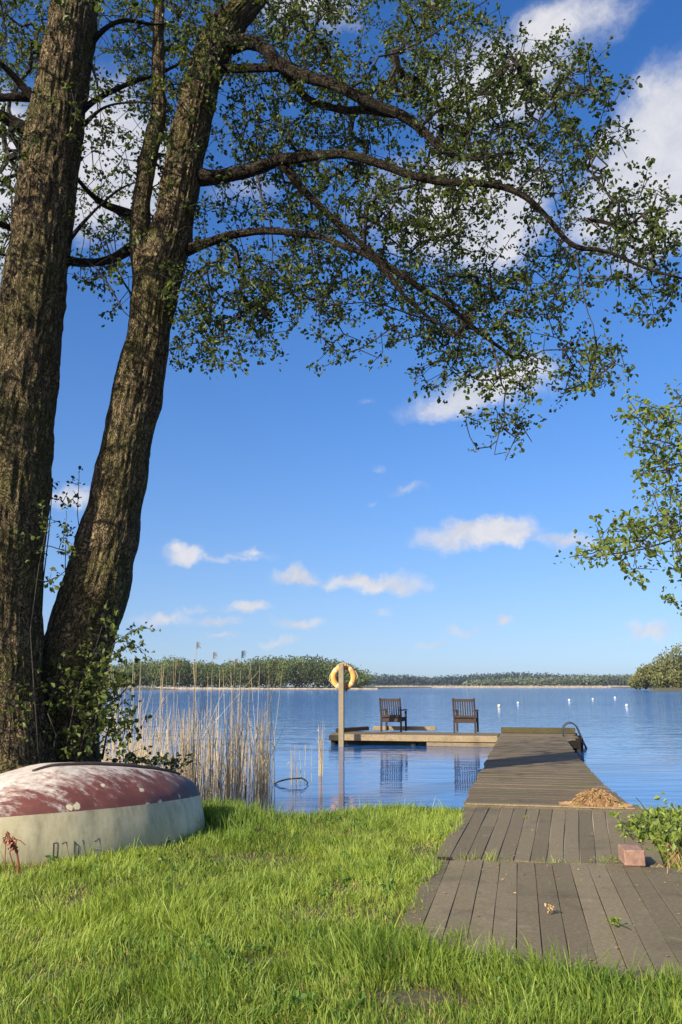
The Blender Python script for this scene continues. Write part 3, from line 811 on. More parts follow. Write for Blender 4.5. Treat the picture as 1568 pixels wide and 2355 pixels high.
def trunk_mesh(name, parent, pts, rad, n=160, step=.03, amp=.02, seed=1, mat=None, flare=0):
    pts = np.asarray(pts, float); seg = np.linalg.norm(np.diff(pts, axis=0), axis=1); c = np.concatenate([[0], np.cumsum(seg)])
    m = max(4, int(c[-1] / step)); q = np.linspace(0, c[-1], m)
    P = np.stack([np.interp(q, c, pts[:, j]) for j in range(3)], -1); rr = np.interp(q, c, rad)
    k = max(1, int(.35 / step))
    ker = np.hanning(2 * k + 3); ker /= ker.sum()
    def smooth(a):
        pad = np.concatenate([2 * a[0] - a[1:k + 2][::-1], a, 2 * a[-1] - a[-k - 2:-1][::-1]]); return np.convolve(pad, ker, 'valid')
    P = np.stack([smooth(P[:, j]) for j in range(3)], -1); rr = smooth(rr)
    tan = np.gradient(P, axis=0); tan /= np.linalg.norm(tan, axis=1)[:, None]
    u = np.cross(tan[0], (0, 0, 1)) if abs(tan[0][2]) < .9 else np.cross(tan[0], (1, 0, 0)); u /= np.linalg.norm(u)
    U = []
    for i in range(m):
        u = u - tan[i] * (u @ tan[i]); u /= np.linalg.norm(u); U.append(u)
    U = np.array(U); W = np.cross(tan, U)
    th = np.arange(n) / n * 2 * math.pi
    T_, Qq = np.meshgrid(th, q); Rr = rr[:, None] * np.ones((1, n))
    rm = float(np.mean(rad))
    cyl = np.stack([np.cos(T_) * rm, np.sin(T_) * rm, Qq], -1)
    d = amp * .9 * fbm(cyl * np.array([17, 17, 2.4]), 3, seed) + amp * .8 * (1 - np.abs(noise(cyl * np.array([26, 26, 3.6]), seed + 5)) * 2)
    d += Rr * .08 * fbm(cyl * np.array([2.2, 2.2, 1.1]), 3, seed + 9) + Rr * .05 * noise(cyl * np.array([4, 4, 3]), seed + 11)
    if flare:
        d += Rr * flare * np.exp(-Qq / .45) * (1 + .5 * np.sin(5 * T_ + 1))
    Rr = Rr + d
    V = P[:, None] + Rr[..., None] * (np.cos(T_)[..., None] * U[:, None] + np.sin(T_)[..., None] * W[:, None])
    V = V.reshape(-1, 3)
    a = np.arange(n); b = (a + 1) % n
    i = np.arange(m - 1)[:, None] * n
    F = np.stack([i + a, i + b, i + n + b, i + n + a], -1).reshape(-1, 4)
    V = np.concatenate([V, P[-1:]]); uv = np.concatenate([cyl.reshape(-1, 3), [[0, 0, q[-1]]]])
    cap = np.stack([(m - 1) * n + a, (m - 1) * n + b, np.full(n, m * n)], -1)
    return np_mesh(name, V, [F, cap], mat or M['bark'], parent, None, True, uv)

def survey(rows, D):
    """rows (y, left, right) of a stem's edges; D distance ahead, constant or per row"""
    P = []; r = []
    for i, (y, l, rt) in enumerate(rows):
        d = D[i] if hasattr(D, '__len__') else D
        p = atD((l + rt) / 2, y, d); dep = (p - CAM) @ FW
        P.append(p); r.append((rt - l) / 2 / PF * dep * .93)
    return P, r
def limb_pts(seq):
    """seq of (x, y, D, width) -> points, radii"""
    P = []; r = []
    for x, y, D, w in seq:
        p = atD(x, y, D); P.append(p); r.append(w / 2 / PF * ((p - CAM) @ FW))
    return P, r

DA, DB = 9.0, 9.6
rowsA = [(1890, -105, 130), (1750, -95, 118), (1600, -90, 92), (1400, -88, 96), (1200, -75, 108), (1000, -50, 121), (800, -15, 139), (600, 15, 160), (400, 46, 181), (250, 72, 197), (100, 103, 216), (0, 119, 229), (-150, 150, 236), (-350, 175, 240), (-600, 215, 245), (-900, 245, 255)]
rowsB = [(1870, 60, 235), (1740, 80, 222), (1640, 88, 228), (1550, 88, 242), (1450, 106, 265), (1350, 143, 300), (1200, 190, 325), (1000, 238, 352), (880, 262, 378), (800, 288, 388), (700, 300, 402), (620, 303, 424), (560, 338, 436), (500, 358, 445), (400, 374, 464), (300, 394, 482), (200, 420, 504), (120, 445, 528), (60, 486, 560), (0, 545, 606), (-60, 600, 650), (-160, 660, 700), (-330, 720, 750), (-560, 760, 772)]
rowsF = [(790, 318, 352), (700, 312, 352), (640, 305, 352), (560, 295, 347), (480, 302, 346), (400, 314, 353), (320, 330, 370), (260, 352, 386), (215, 346, 380), (150, 350, 378), (60, 352, 376), (-40, 360, 380), (-200, 372, 384)]

limbsB = {
 'L1': [(530, 105, 9.5, 44), (575, 93, 9.5, 36), (610, 108, 9.4, 34), (645, 150, 9.3, 34), (715, 180, 9.2, 30), (800, 208, 9.1, 28), (865, 245, 9.0, 26), (930, 266, 8.9, 24), (985, 308, 8.8, 19), (1015, 350, 8.7, 16), (1060, 366, 8.6, 13), (1110, 368, 8.4, 9), (1180, 350, 8.2, 5)],
 'L2': [(500, 160, 9.6, 26), (560, 158, 9.5, 22), (640, 156, 9.35, 22)],
 'L2b': [(650, 160, 9.4, 22), (690, 214, 9.7, 17), (750, 245, 9.6, 19), (830, 252, 9.3, 19), (905, 264, 9.0, 17)],
 'L3': [(445, 405, 9.6, 52), (480, 412, 9.6, 40), (530, 403, 9.5, 34), (600, 386, 9.4, 32), (700, 362, 9.2, 27), (790, 352, 9.0, 23), (860, 372, 8.9, 21), (950, 405, 8.8, 20), (1040, 422, 8.7, 17), (1120, 422, 8.6, 15), (1175, 432, 8.5, 15), (1230, 468, 8.5, 14), (1270, 515, 8.5, 13), (1320, 577, 8.4, 12), (1395, 574, 8.3, 9), (1450, 600, 8.2, 7), (1505, 625, 8.1, 6), (1570, 640, 8.0, 5), (1640, 660, 7.9, 3)],
 'L3b': [(650, 378, 9.3, 22), (700, 442, 9.5, 18), (770, 508, 9.7, 17), (830, 562, 9.8, 16), (900, 618, 9.9, 17), (960, 658, 9.9, 15), (1020, 690, 9.9, 12), (1080, 742, 10, 10), (1140, 790, 10, 8), (1180, 826, 10, 6)],
 'L4': [(425, 575, 9.6, 36), (470, 560, 9.5, 24), (520, 540, 9.3, 20), (590, 530, 9.1, 18), (650, 531, 9.0, 17), (740, 541, 8.9, 17), (820, 572, 8.8, 16), (880, 612, 8.8, 14), (920, 672, 8.8, 10), (960, 712, 8.9, 8), (1010, 747, 8.9, 7), (1075, 778, 8.9, 5)],
 'L5': [(1130, 785, 10, 7), (1150, 860, 9.9, 5), (1162, 900, 9.8, 4.5), (1161, 960, 9.8, 3.5), (1145, 1005, 9.8, 2.5), (1137, 1045, 9.8, 1.6)],
 'L6': [(1318, 580, 8.4, 5), (1338, 650, 8.4, 3.5), (1352, 720, 8.4, 3), (1368, 775, 8.4, 2)],
 'L7': [(590, 405, 9.4, 8), (600, 450, 9.35, 6), (620, 500, 9.3, 5), (628, 560, 9.3, 4), (632, 625, 9.3, 2)],
 'L8': [(838, 560, 9.8, 9), (845, 475, 9.7, 10), (870, 445, 9.6, 11), (930, 432, 9.5, 9), (990, 410, 9.4, 5)],
 'L9': [(925, 438, 9.5, 6), (900, 480, 9.6, 5), (865, 520, 9.7, 4)],
 'L10': [(300, 570, 9.6, 30), (270, 592, 9.5, 24), (230, 604, 9.4, 22), (190, 603, 9.2, 22), (160, 600, 9.0, 24)],
 'L11': [(305, 495, 9.6, 26), (268, 480, 9.5, 22), (225, 468, 9.4, 16), (195, 430, 9.3, 10), (168, 400, 9.1, 8)],
 'L12': [(1185, 440, 8.5, 6), (1215, 415, 8.4, 5), (1250, 380, 8.3, 3.5), (1290, 330, 8.2, 2.5)],
 'L13': [(1405, 578, 8.3, 5), (1380, 530, 8.3, 4), (1345, 500, 8.4, 3), (1310, 520, 8.5, 2)],
 'L14': [(1180, 826, 10, 5), (1250, 805, 9.9, 4), (1310, 805, 9.8, 3), (1345, 850, 9.8, 2.5), (1400, 880, 9.8, 2)],
 'L15': [(960, 300, 8.9, 9), (1010, 250, 9, 7), (1070, 240, 9.1, 5), (1130, 190, 9.2, 4), (1190, 110, 9.3, 2.5)],
 'L16': [(700, 175, 9.2, 9), (690, 110, 9.6, 7), (730, 50, 9.9, 6), (790, -20, 10.2, 4)],
 'L17': [(800, 205, 9.1, 8), (870, 130, 9.4, 6), (960, 100, 9.7, 5), (1050, 40, 10, 4), (1120, 0, 10.1, 2.5)],
 'L18': [(1000, 742, 9.9, 5), (880, 700, 9.6, 4), (780, 700, 9.3, 3), (735, 700, 9.3, 2.5), (738, 790, 9.3, 2)],
 'L19': [(320, 700, 9.6, 7), (285, 650, 9.4, 5.5), (265, 610, 9.2, 5), (245, 560, 9.0, 4)],
}
limbsA = {
 'A1': [(75, 310, 9.0, 44), (40, 290, 8.9, 34), (0, 262, 8.8, 28), (-80, 225, 8.5, 22), (-200, 180, 8.1, 16), (-340, 150, 7.7, 9)],
 'A2': [(85, 235, 9.0, 22), (55, 200, 8.9, 18), (20, 160, 8.8, 15), (-30, 120, 8.6, 12), (-160, 40, 8.2, 8)],
 'A3': [(70, 222, 9.0, 26), (20, 224, 9.0, 20), (-50, 222, 8.9, 17), (-200, 260, 8.6, 12), (-380, 330, 8.2, 7)],
 'A4': [(185, 258, 9.0, 20), (215, 232, 9.1, 13), (260, 208, 9.2, 12), (320, 182, 9.4, 11), (380, 165, 9.6, 7), (460, 130, 9.9, 4)],
 'A5': [(195, 125, 9.0, 18), (235, 70, 9.1, 12), (290, 42, 9.2, 9), (350, 60, 9.4, 6), (400, 50, 9.6, 4)],
 'A6': [(180, 300, 9.0, 12), (230, 245, 8.9, 7), (290, 235, 8.8, 5), (370, 240, 8.7, 3)],
 'A7': [(150, 565, 9.0, 13), (185, 520, 8.9, 8), (230, 470, 8.8, 7), (275, 430, 8.7, 5), (330, 415, 8.6, 3)],
 'A8': [(40, 530, 9.0, 18), (10, 520, 8.9, 13), (-30, 500, 8.7, 11), (-160, 480, 8.2, 8), (-300, 500, 7.6, 4)],
 'A9': [(30, 590, 9.0, 8), (-20, 580, 8.8, 6), (-120, 600, 8.4, 4)],
 'A10': [(190, 135, 9.0, 9), (210, 145, 9.0, 8), (230, 240, 9.0, 4)],
 'A11': [(200, 600, 9.2, 7), (240, 640, 9.0, 5), (275, 700, 8.8, 4), (300, 730, 8.8, 2)],
}
GRID = [  # how thickly the crown is leafed, in fields of 56 units
"7755567776688851577610000000",
"8755457887688841586331310000",
"7643378886478863688557675000",
"6543478875666888888888788100",
"4322356643787666678776632000",
"5312555334877776359875774300",
"6311455335777777678886776100",
"6312454334566777778777774030",
"5214554334456677667663643553",
"5203552224346677676412554664",
"4104430035554676677614665543",
"4103410566788767667777632345",
"3000200577887725567777640453",
"1000000677730534688764321000",
"0000000354321533147777544200",
"0000000000000100043456664300",
"0000000000000000000133110000",
"0000000000000000000453200000",
"0000000000000000000121000000"]
M['leaf'] = leaf_mat('alder_leaf', (.014, .028, .007), (.155, .19, .034), .32)
M['leaf_r'] = leaf_mat('young_bright_leaf', (.07, .11, .02), (.24, .28, .06), .38)

def canopy_points():
    g = np.random.default_rng(11); out = []
    for r_, row in enumerate(GRID):
        for c_, ch in enumerate(row):
            d = int(ch)
            if d == 0: continue
            leaves = -math.log(1 - d / 10.6) * 3136 / 11.8
            n = g.poisson(leaves / 11.0)
            for _ in range(n):
                x = (c_ + g.random()) * 56; y = (r_ + g.random()) * 56
                if d < 9 and noise(np.array([x / 32, y / 22, 3.3]), 5) < -.15 and g.random() < .8: continue
                out.append((x, y))
    # unseen crown left and above, thickened overhead to shade the limbs
    for _ in range(380):
        x = g.uniform(-620, 0); y = g.uniform(-420, 640)
        if y > 480 + (x + 0) * .35 + 150: continue
        out.append((x, y))
    for _ in range(700):
        out.append((g.uniform(-300, 1100), g.uniform(-380, 0)))
    return np.array(out), g
def build_big_trees():
    PT, g = canopy_points()
    n = len(PT)
    # distance ahead: smooth layers through the crown
    nz = fbm(np.stack([PT[:, 0] / 150, PT[:, 1] / 150, np.zeros(n)], -1), 2, 21)
    D = 10.25 - .0004 * PT[:, 0] + nz * 1.5 + g.normal(size=n) * .8
    D = np.where(PT[:, 1] > 700, np.clip(D, 9.1, 10.9), D)
    off = PT[:, 1] < 0; D[off] -= g.uniform(1.0, 4.2, off.sum())
    offl = (PT[:, 0] < 0) & ~off; D[offl] -= g.uniform(.5, 2.5, offl.sum())
    rim = PT[:, 0] > 1350; D[rim] = 8.05 + g.normal(size=rim.sum()) * .35
    hang = (PT[:, 1] > 840) & (PT[:, 0] > 1050) & (PT[:, 0] < 1260); D[hang] = 9.12 + g.normal(size=hang.sum()) * .15
    C = np.array([atD(x, y, d) for (x, y), d in zip(PT, D)])
    # unseen shoots added round the left tree to dapple the trunks
    nx = 110
    ex = np.stack([g.uniform(-9.5, -3.8, nx), g.uniform(5.2, 12, nx), g.uniform(5.2, 11.5, nx)], -1)
    px = pix(ex); ex = ex[(px[:, 0] < 0)]
    # unseen leaf sprays added sunward of the trunks to shade bands of bark
    for (x, y, D_, t_, n_) in ((335, 830, 9.4, 3.7, 40), (345, 790, 9.4, 4.3, 22), (270, 1160, 9.4, 4.4, 34), (190, 1440, 9.4, 4.6, 30), (360, 620, 9.4, 4, 22), (40, 950, 8.7, 3.4, 30), (20, 1290, 8.7, 3.8, 30), (10, 1480, 8.7, 4.2, 30), (90, 500, 8.7, 3.5, 24), (20, 1680, 8.7, 4.8, 20)):
        ex = np.concatenate([ex, atD(x, y, D_) + SUN * t_ + g.normal(size=(n_, 3)) * np.array([.35, .35, .16])])
    isA = PT[:, 0] < 215 + g.normal(size=n) * 40
    isA &= ~((PT[:, 1] < 0) & (PT[:, 0] > 250))
    isA |= (PT[:, 0] < 330) & (PT[:, 1] < 330) & (g.random(n) < .5)
    for key in ('A', 'B'):
        rows, Dn = (rowsA, DA) if key == 'A' else (rowsB, DB)
        P, r = survey(rows, Dn)
        P[0][2] = min(P[0][2], .1); 
        gb = P[0]
        if key == 'A':
            root = empty('alder_tree', (gb[0], gb[1], .25), 0, 'big upright ivy-flecked tree trunk at the left edge behind the boat', 'tree')
        else:
            root = empty('alder_tree', (gb[0], gb[1], .25), 0, 'leaning forked tree whose leafy limbs spread over the lake', 'tree')
        trunk_mesh('trunk', root, P, r, 240, .024, .022, 3 if key == 'A' else 8, flare=.3)
        sk = Skeleton()
        sk.limb(P[8:], r[8:], .3)
        if key == 'B':
            Pf, rf_ = survey(rowsF, 9.55)
            trunk_mesh('fork', root, Pf, rf_, 110, .028, .012, 15)
            sk.limb(Pf[3:], rf_[3:], .25)
        for nm, seq in (limbsA if key == 'A' else limbsB).items():
            if key == 'B': seq = [(x, y, d - .75 * min(1, max(0, (x - 560) / 240)), w) for x, y, d, w in seq]
            Pl, rl = limb_pts(seq)
            w0 = seq[0][3]
            rl = [q_ * .86 for q_ in rl] if w0 < 60 else rl
            # crooked growth
            q = np.array(Pl); dn = []; rn = []
            for i in range(len(q) - 1):
                for f in (0, .5):
                    p = q[i] * (1 - f) + q[i + 1] * f
                    if f: p = p + g.normal(size=3) * np.linalg.norm(q[i + 1] - q[i]) * .035
                    dn.append(p); rn.append(rl[i] * (1 - f) + rl[i + 1] * f)
            dn.append(q[-1]); rn.append(rl[-1])
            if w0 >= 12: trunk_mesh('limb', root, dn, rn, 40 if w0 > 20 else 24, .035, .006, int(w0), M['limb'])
            else:
                mb = MB(); mb.tube(dn, rn, 8, .5); mb.build('limb', M['twig'], root, True)
            sk.limb(dn, rn, .15)
        CC = np.concatenate([C[isA], ex]) if key == 'A' else C[~isA]
        dirs, ok = sk.grow(CC, g, .17, .035, 3.6 if key == 'A' else 2.6)
        CC = CC[ok]; dirs = dirs[ok]
        V, Q = sk.twig_mesh(4)
        np_mesh('twigs', V, Q, M['twig'], root)
        pc = pix(CC)
        dens = np.array([int(GRID[min(18, max(0, int(y // 56)))][min(27, max(0, int(x // 56)))]) for x, y in pc])
        bare = (pc[:, 1] > 985) & (pc[:, 0] > 900)
        keep = ~(bare & (g.random(len(CC)) < .75))
        tb = .42 + .38 * fbm(CC * .9, 2, 31)
        V, Q, T = leaf_cloud(CC[keep], dirs[keep], 11, .15, .051, g, .25, tb[keep])
        np_mesh('crown', V, Q, M['leaf'], root, T)
build_big_trees()

# sprays reaching in from a tree that stands beyond the right edge
def right_tree():
    g = np.random.default_rng(5)
    D = 7.6
    root = empty('young_tree', (5.2, 8.0, .25), 0, 'bright green young tree reaching into the picture from the right edge', 'tree')
    tr = [np.array([5.2, 8.2, .1]), np.array([5.15, 8.15, 1.5]), np.array([5.05, 8.0, 3]), np.array([4.95, 7.9, 4.6]), np.array([4.9, 7.9, 5.6])]
    trunk_mesh('trunk', root, tr, [.13, .11, .09, .06, .03], 60, .04, .006, 4)
    L = [[(2000, 1180, D, 10), (1780, 1185, D, 8), (1640, 1215, D, 6), (1568, 1235, D, 5), (1480, 1262, D, 3.5), (1400, 1275, D, 2.5), (1330, 1283, D, 1.5)],
         [(1990, 1050, D, 8), (1760, 1050, D, 6), (1600, 1060, D, 4), (1500, 1075, D, 3), (1462, 1095, D, 1.5)],
         [(1970, 960, D, 7), (1740, 930, D, 5), (1600, 930, D, 3.5), (1510, 940, D, 2), (1450, 915, D, 1.3)],
         [(1990, 1330, D, 7), (1760, 1390, D, 5), (1620, 1405, D, 3), (1560, 1400, D, 2)],
         [(1640, 1215, D, 4), (1590, 1160, D, 3), (1530, 1140, D, 2), (1490, 1110, D, 1.5)],
         [(1568, 1235, D, 3), (1520, 1205, D, 2), (1440, 1215, D, 1.5)]]
    sk = Skeleton()
    sk.limb(tr, [.1] * 5, .3)
    for seq in L:
        P, r = limb_pts(seq); mb = MB(); mb.tube(P, r, 6, .5); mb.build('limb', M['twig'], root, True); sk.limb(P, r, .1)
    blobs = [(1560, 905, 22, 14, 5), (1500, 955, 58, 20, 22), (1455, 912, 20, 10, 3), (1545, 965, 40, 22, 14), (1530, 1035, 60, 28, 26), (1480, 1010, 35, 14, 9), (1540, 1080, 50, 26, 20),
             (1490, 1085, 30, 20, 7), (1555, 1130, 35, 20, 12), (1500, 1140, 45, 12, 6), (1520, 1190, 60, 30, 26), (1550, 1220, 40, 30, 18), (1450, 1210, 45, 14, 12), (1400, 1222, 28, 12, 5),
             (1480, 1245, 60, 28, 30), (1420, 1262, 50, 18, 18), (1350, 1272, 55, 12, 14), (1470, 1305, 40, 14, 7), (1560, 1300, 25, 20, 6), (1555, 1385, 22, 12, 5),
             (1650, 1150, 90, 200, 60), (1640, 950, 80, 60, 22), (1800, 1150, 100, 260, 60), (1900, 1000, 120, 200, 60)]
    pts = []
    for x, y, a, b, n in blobs:
        for _ in range(n):
            pts.append(atD(x + g.normal() * a * .5, y + g.normal() * b * .5, D + g.normal() * .35))
    C = np.array(pts)
    dirs, ok = sk.grow(C, g, .15, .03, 3)
    V, Q = sk.twig_mesh(4, .8); np_mesh('twigs', V, Q, M['twig'], root)
    V, Q, T = leaf_cloud(C, dirs, 7, .17, .05, g, .1, np.full(len(C), .5)); np_mesh('crown', V, Q, M['leaf_r'], root, T)
right_tree()

# suckers, climbers and shrubs: stems with leaves
def shrub(name, label, cat, stems, C, per, spread, size, mat, seed, group=None, rs=1.0, tint=.5, smat=None):
    g = np.random.default_rng(seed)
    root = empty(name, stems[0][0][0] if len(stems) else C[0], 0, label, cat, group)
    sk = Skeleton(); mb = MB()
    for P, r in stems:
        P = np.array(P); mb.tube(P, r, 6, g.random()); sk.limb(P, r, .05)
    mb.build('stem', smat or M['twig'], root, True)
    C = np.array(C); dirs, ok = sk.grow(C, g, .08, .012, 2)
    V, Q = sk.twig_mesh(3, rs); np_mesh('twigs', V, Q, smat or M['twig'], root)
    V, Q, T = leaf_cloud(C, dirs, per, spread, size, g, .1, np.full(len(C), tint)); np_mesh('foliage', V, Q, mat, root, T)
    return root
def scatter(lst, D, sd, g, mul=1):
    out = []
    for x, y, a, b, n in lst:
        n = int(n * mul)
        for _ in range(n): out.append(atD(x + g.normal() * a * .5, y + g.normal() * b * .5, D + g.normal() * sd))
    return out
M['ivy'] = leaf_mat('climber_leaf', (.03, .05, .012), (.17, .20, .04), .3)
M['shrubd'] = leaf_mat('dark_shrub_leaf', (.015, .025, .01), (.06, .08, .03), .2)
g0 = np.random.default_rng(77)
def st(seq, D): return limb_pts([(x, y, D, w) for x, y, w in seq])
stems = [st([(210, 1745, 8), (222, 1650, 6), (240, 1560, 4), (262, 1480, 3), (300, 1455, 2), (325, 1442, 1.5)], 9.1),
         st([(180, 1745, 7), (200, 1670, 5), (232, 1620, 4), (275, 1600, 3), (300, 1570, 2)], 9.0),
         st([(150, 1745, 6), (160, 1680, 4), (175, 1600, 3), (205, 1540, 2), (235, 1440, 2)], 9.05),
         st([(235, 1745, 6), (245, 1690, 4), (262, 1640, 3), (285, 1610, 2)], 9.2),
         st([(120, 1740, 6), (130, 1690, 4), (110, 1640, 3)], 8.9)]
C = scatter([(228, 1500, 50, 60, 26), (240, 1590, 60, 60, 40), (180, 1600, 80, 60, 26), (225, 1680, 70, 60, 34), (265, 1620, 40, 60, 26), (285, 1560, 26, 18, 5), (300, 1490, 30, 8, 6), (318, 1443, 18, 5, 4),
             (140, 1680, 60, 70, 16), (245, 1440, 20, 50, 9), (285, 1690, 26, 40, 8), (120, 1580, 50, 50, 9)], 9.08, .14, g0)
C = [c + g0.normal(size=3) * .05 for i_, c in enumerate(C) for _ in range(1 + (i_ % 3 == 0))]
shrub('climbing_shrub', 'leafy climbing shrub growing up the foot of the leaning tree', 'shrub', stems, C, 5, .10, .055, M['ivy'], 3, rs=.8)
stems = [st([(150, 1500, 4), (152, 1400, 3), (150, 1300, 2), (152, 1230, 1.5)], 9.4), st([(95, 1420, 4), (100, 1330, 3), (112, 1230, 2.5), (122, 1100, 1.5)], 9.2),
         st([(215, 1290, 3), (185, 1240, 2), (178, 1180, 1.8), (182, 1095, 1.2)], 9.5), st([(98, 1340, 3), (135, 1325, 2), (165, 1300, 1.2)], 9.3)]
C = scatter([(118, 1110, 10, 16, 5), (128, 1150, 14, 20, 4), (105, 1180, 10, 30, 5), (155, 1145, 18, 10, 4), (180, 1105, 12, 14, 4), (176, 1150, 8, 20, 4), (150, 1165, 12, 14, 3), (130, 1200, 20, 10, 3), (155, 1225, 22, 20, 5),
             (148, 1260, 14, 16, 4), (162, 1300, 20, 10, 4), (120, 1325, 20, 8, 2), (105, 1240, 8, 40, 4)], 9.35, .06, g0)
shrub('sucker_shoots', 'thin leafy shoots rising in the gap between the two big trunks', 'shoots', stems, C, 3, .06, .045, M['shrubd'], 4, rs=.7)
# leafy growth on the left trunk
C = scatter([(150, 1230, 14, 60, 16), (120, 1330, 10, 30, 6), (60, 1620, 80, 60, 14), (20, 1660, 60, 60, 12), (40, 1560, 60, 80, 8), (100, 1180, 12, 50, 8), (150, 700, 14, 60, 12), (60, 1240, 60, 50, 10)], 8.5, .05, g0)
stems = [st([(90, 1740, 5), (80, 1600, 4), (70, 1450, 3), (90, 1300, 2.5), (110, 1200, 2)], 8.55), st([(20, 1745, 5), (25, 1650, 3), (10, 1580, 2)], 8.5)]
shrub('ivy_climber', 'sparse ivy climbing the front of the big left trunk', 'ivy', stems, [c for c in C if pix(c)[1] > 1100], 3, .08, .05, M['ivy'], 6, rs=.7)
# low dark shrub behind the boat's bow
P0 = atD(345, 1790, 9.2)
stems = [([P0 + np.array([dx, 0, -.3]), P0 + np.array([dx * 1.3, 0, .05])], [.006, .004]) for dx in (-.15, 0, .15)]
C = scatter([(345, 1752, 90, 14, 34), (375, 1765, 40, 16, 10), (300, 1748, 40, 8, 8)], 9.2, .12, g0)
shrub('low_shrub', 'low dark shrub showing above the bow of the boat', 'shrub', stems, C, 6, .08, .05, M['shrubd'], 8)

# right-hand bush on the bank
M['bush'] = leaf_mat('bush_leaf', (.05, .09, .02), (.30, .37, .07), .35)
g1 = np.random.default_rng(9)
stems = []
for k in range(14):
    a = atZ(1470 + k * 22, 1950 - k % 3 * 12, .22); b = a + np.array([g1.normal() * .15 - .05, g1.normal() * .15, g1.uniform(.15, .32)])
    stems.append(([a, (a + b) / 2 + g1.normal(size=3) * .03, b], [.007, .005, .003]))
C = []
for x, y, D, a, b, n in ((1478, 1900, 8.2, 44, 40, 50), (1525, 1915, 8.0, 60, 46, 80), (1560, 1880, 8.3, 40, 40, 46), (1462, 1880, 8.7, 30, 22, 18), (1515, 1868, 8.7, 50, 16, 22), (1545, 1925, 7.5, 50, 40, 36),
                         (1640, 1900, 8.0, 90, 90, 110), (1760, 1930, 7.9, 90, 90, 80)):
    C += scatter([(x, y + 22, a, b * .8, n)], D, .16, g1, 1.9)
C = [c for c in C if c[2] > .2]
shrub('bank_bush', 'bright green bush on the bank right of the boardwalk', 'bush', stems, C, 6, .09, .05, M['bush'], 12)
# dead stems below the bush
mb = MB()
for k in range(120):
    a = atZ(1530 + abs(g1.normal()) * 60, 1975 + g1.normal() * 22, .25); th = g1.random() * 6.28
    mb.tube([a, a + np.array([math.cos(th) * .09, math.sin(th) * .09, .05 + g1.random() * .05]), a + np.array([math.cos(th) * .13, math.sin(th) * .13, g1.random() * .05])], .0025, 3, g1.random(), False)
tag(mb.build('dead_stems', M['straw']), 'tangle of dead stems on the ground behind the reddish block', 'dead stems', kind='stuff')

# dock weed at the boat stern
M['dock'] = leaf_mat('rust_weed', (.22, .06, .03), (.36, .14, .08), .1)
wa = atD(28, 2004, 6.15)
def W(u, v): return atD(u * .1833 + 0, 1868.5 + v * .1833, 6.15)
mb = MB()
mb.tube([W(230, 760), W(235, 640), W(215, 520), W(180, 430), W(130, 340), W(85, 230)], [.008, .008, .007, .008, .01, .004], 6, .2)
mb.tube([W(190, 740), W(150, 600), W(120, 500), W(150, 430)], .0045, 5, .1); mb.tube([W(60, 720), W(65, 520), W(75, 360), W(100, 300)], .0035, 5, .2); mb.tube([W(200, 330), W(260, 350), W(320, 405)], .0035, 5, .1)
mb.tube([W(180, 430), W(205, 350), W(160, 300)], .006, 5, .8)
V, Q, T = leaf_cloud(np.array([W(90, 250), W(130, 310), W(160, 340), W(185, 370), W(180, 420), W(80, 290), W(140, 380)]), np.tile([[.2, 0, -.9]], (7, 1)), 7, .035, .03, g1, .3)
mb.add(V, Q, tint=T)
tag(mb.build('dry_weed', M['dock']), 'rusty dried weed standing against the stern of the boat', 'weed')

# ------------------------------------------------------------------ reeds
M['reed'] = leaf_mat('dry_reed', (.34, .24, .12), (.68, .55, .34), .2, (1.1, 1, .8))
M['reedd'] = leaf_mat('dark_reed', (.06, .05, .03), (.14, .11, .06), .1)
def reed(mb, base, h, g, lean=.06, w=.004, tint=None, leaves=True):
    a = g.random() * 6.28; l = abs(g.normal()) * lean * h
    tp = base + np.array([math.cos(a) * l, math.sin(a) * l, h]); md = (base + tp) / 2 + np.array([math.cos(a), math.sin(a), 0]) * -l * .2
    t = g.random() if tint is None else tint
    mb.tube([base - zJ * .3, md, tp], [w, w * .85, w * .4], 3, t, False)
    if leaves:
        for _ in range(g.integers(0, 3)):
            f = g.uniform(.3, .9); p = base + (tp - base) * f; th = g.random() * 6.28; q = g.uniform(.1, .3)
            e = p + np.array([math.cos(th) * q * .5, math.sin(th) * q * .5, q * g.uniform(-.6, .7)])
            m_ = (p + e) / 2 + zJ * .03
            s_ = np.array([-math.sin(th), math.cos(th), 0]) * .005
            mb.add([p - s_, p + s_, m_ + s_ * 1.2, m_ - s_ * 1.2, e], [[0, 1, 2, 3]], [[3, 2, 4]], np.full(5, t))
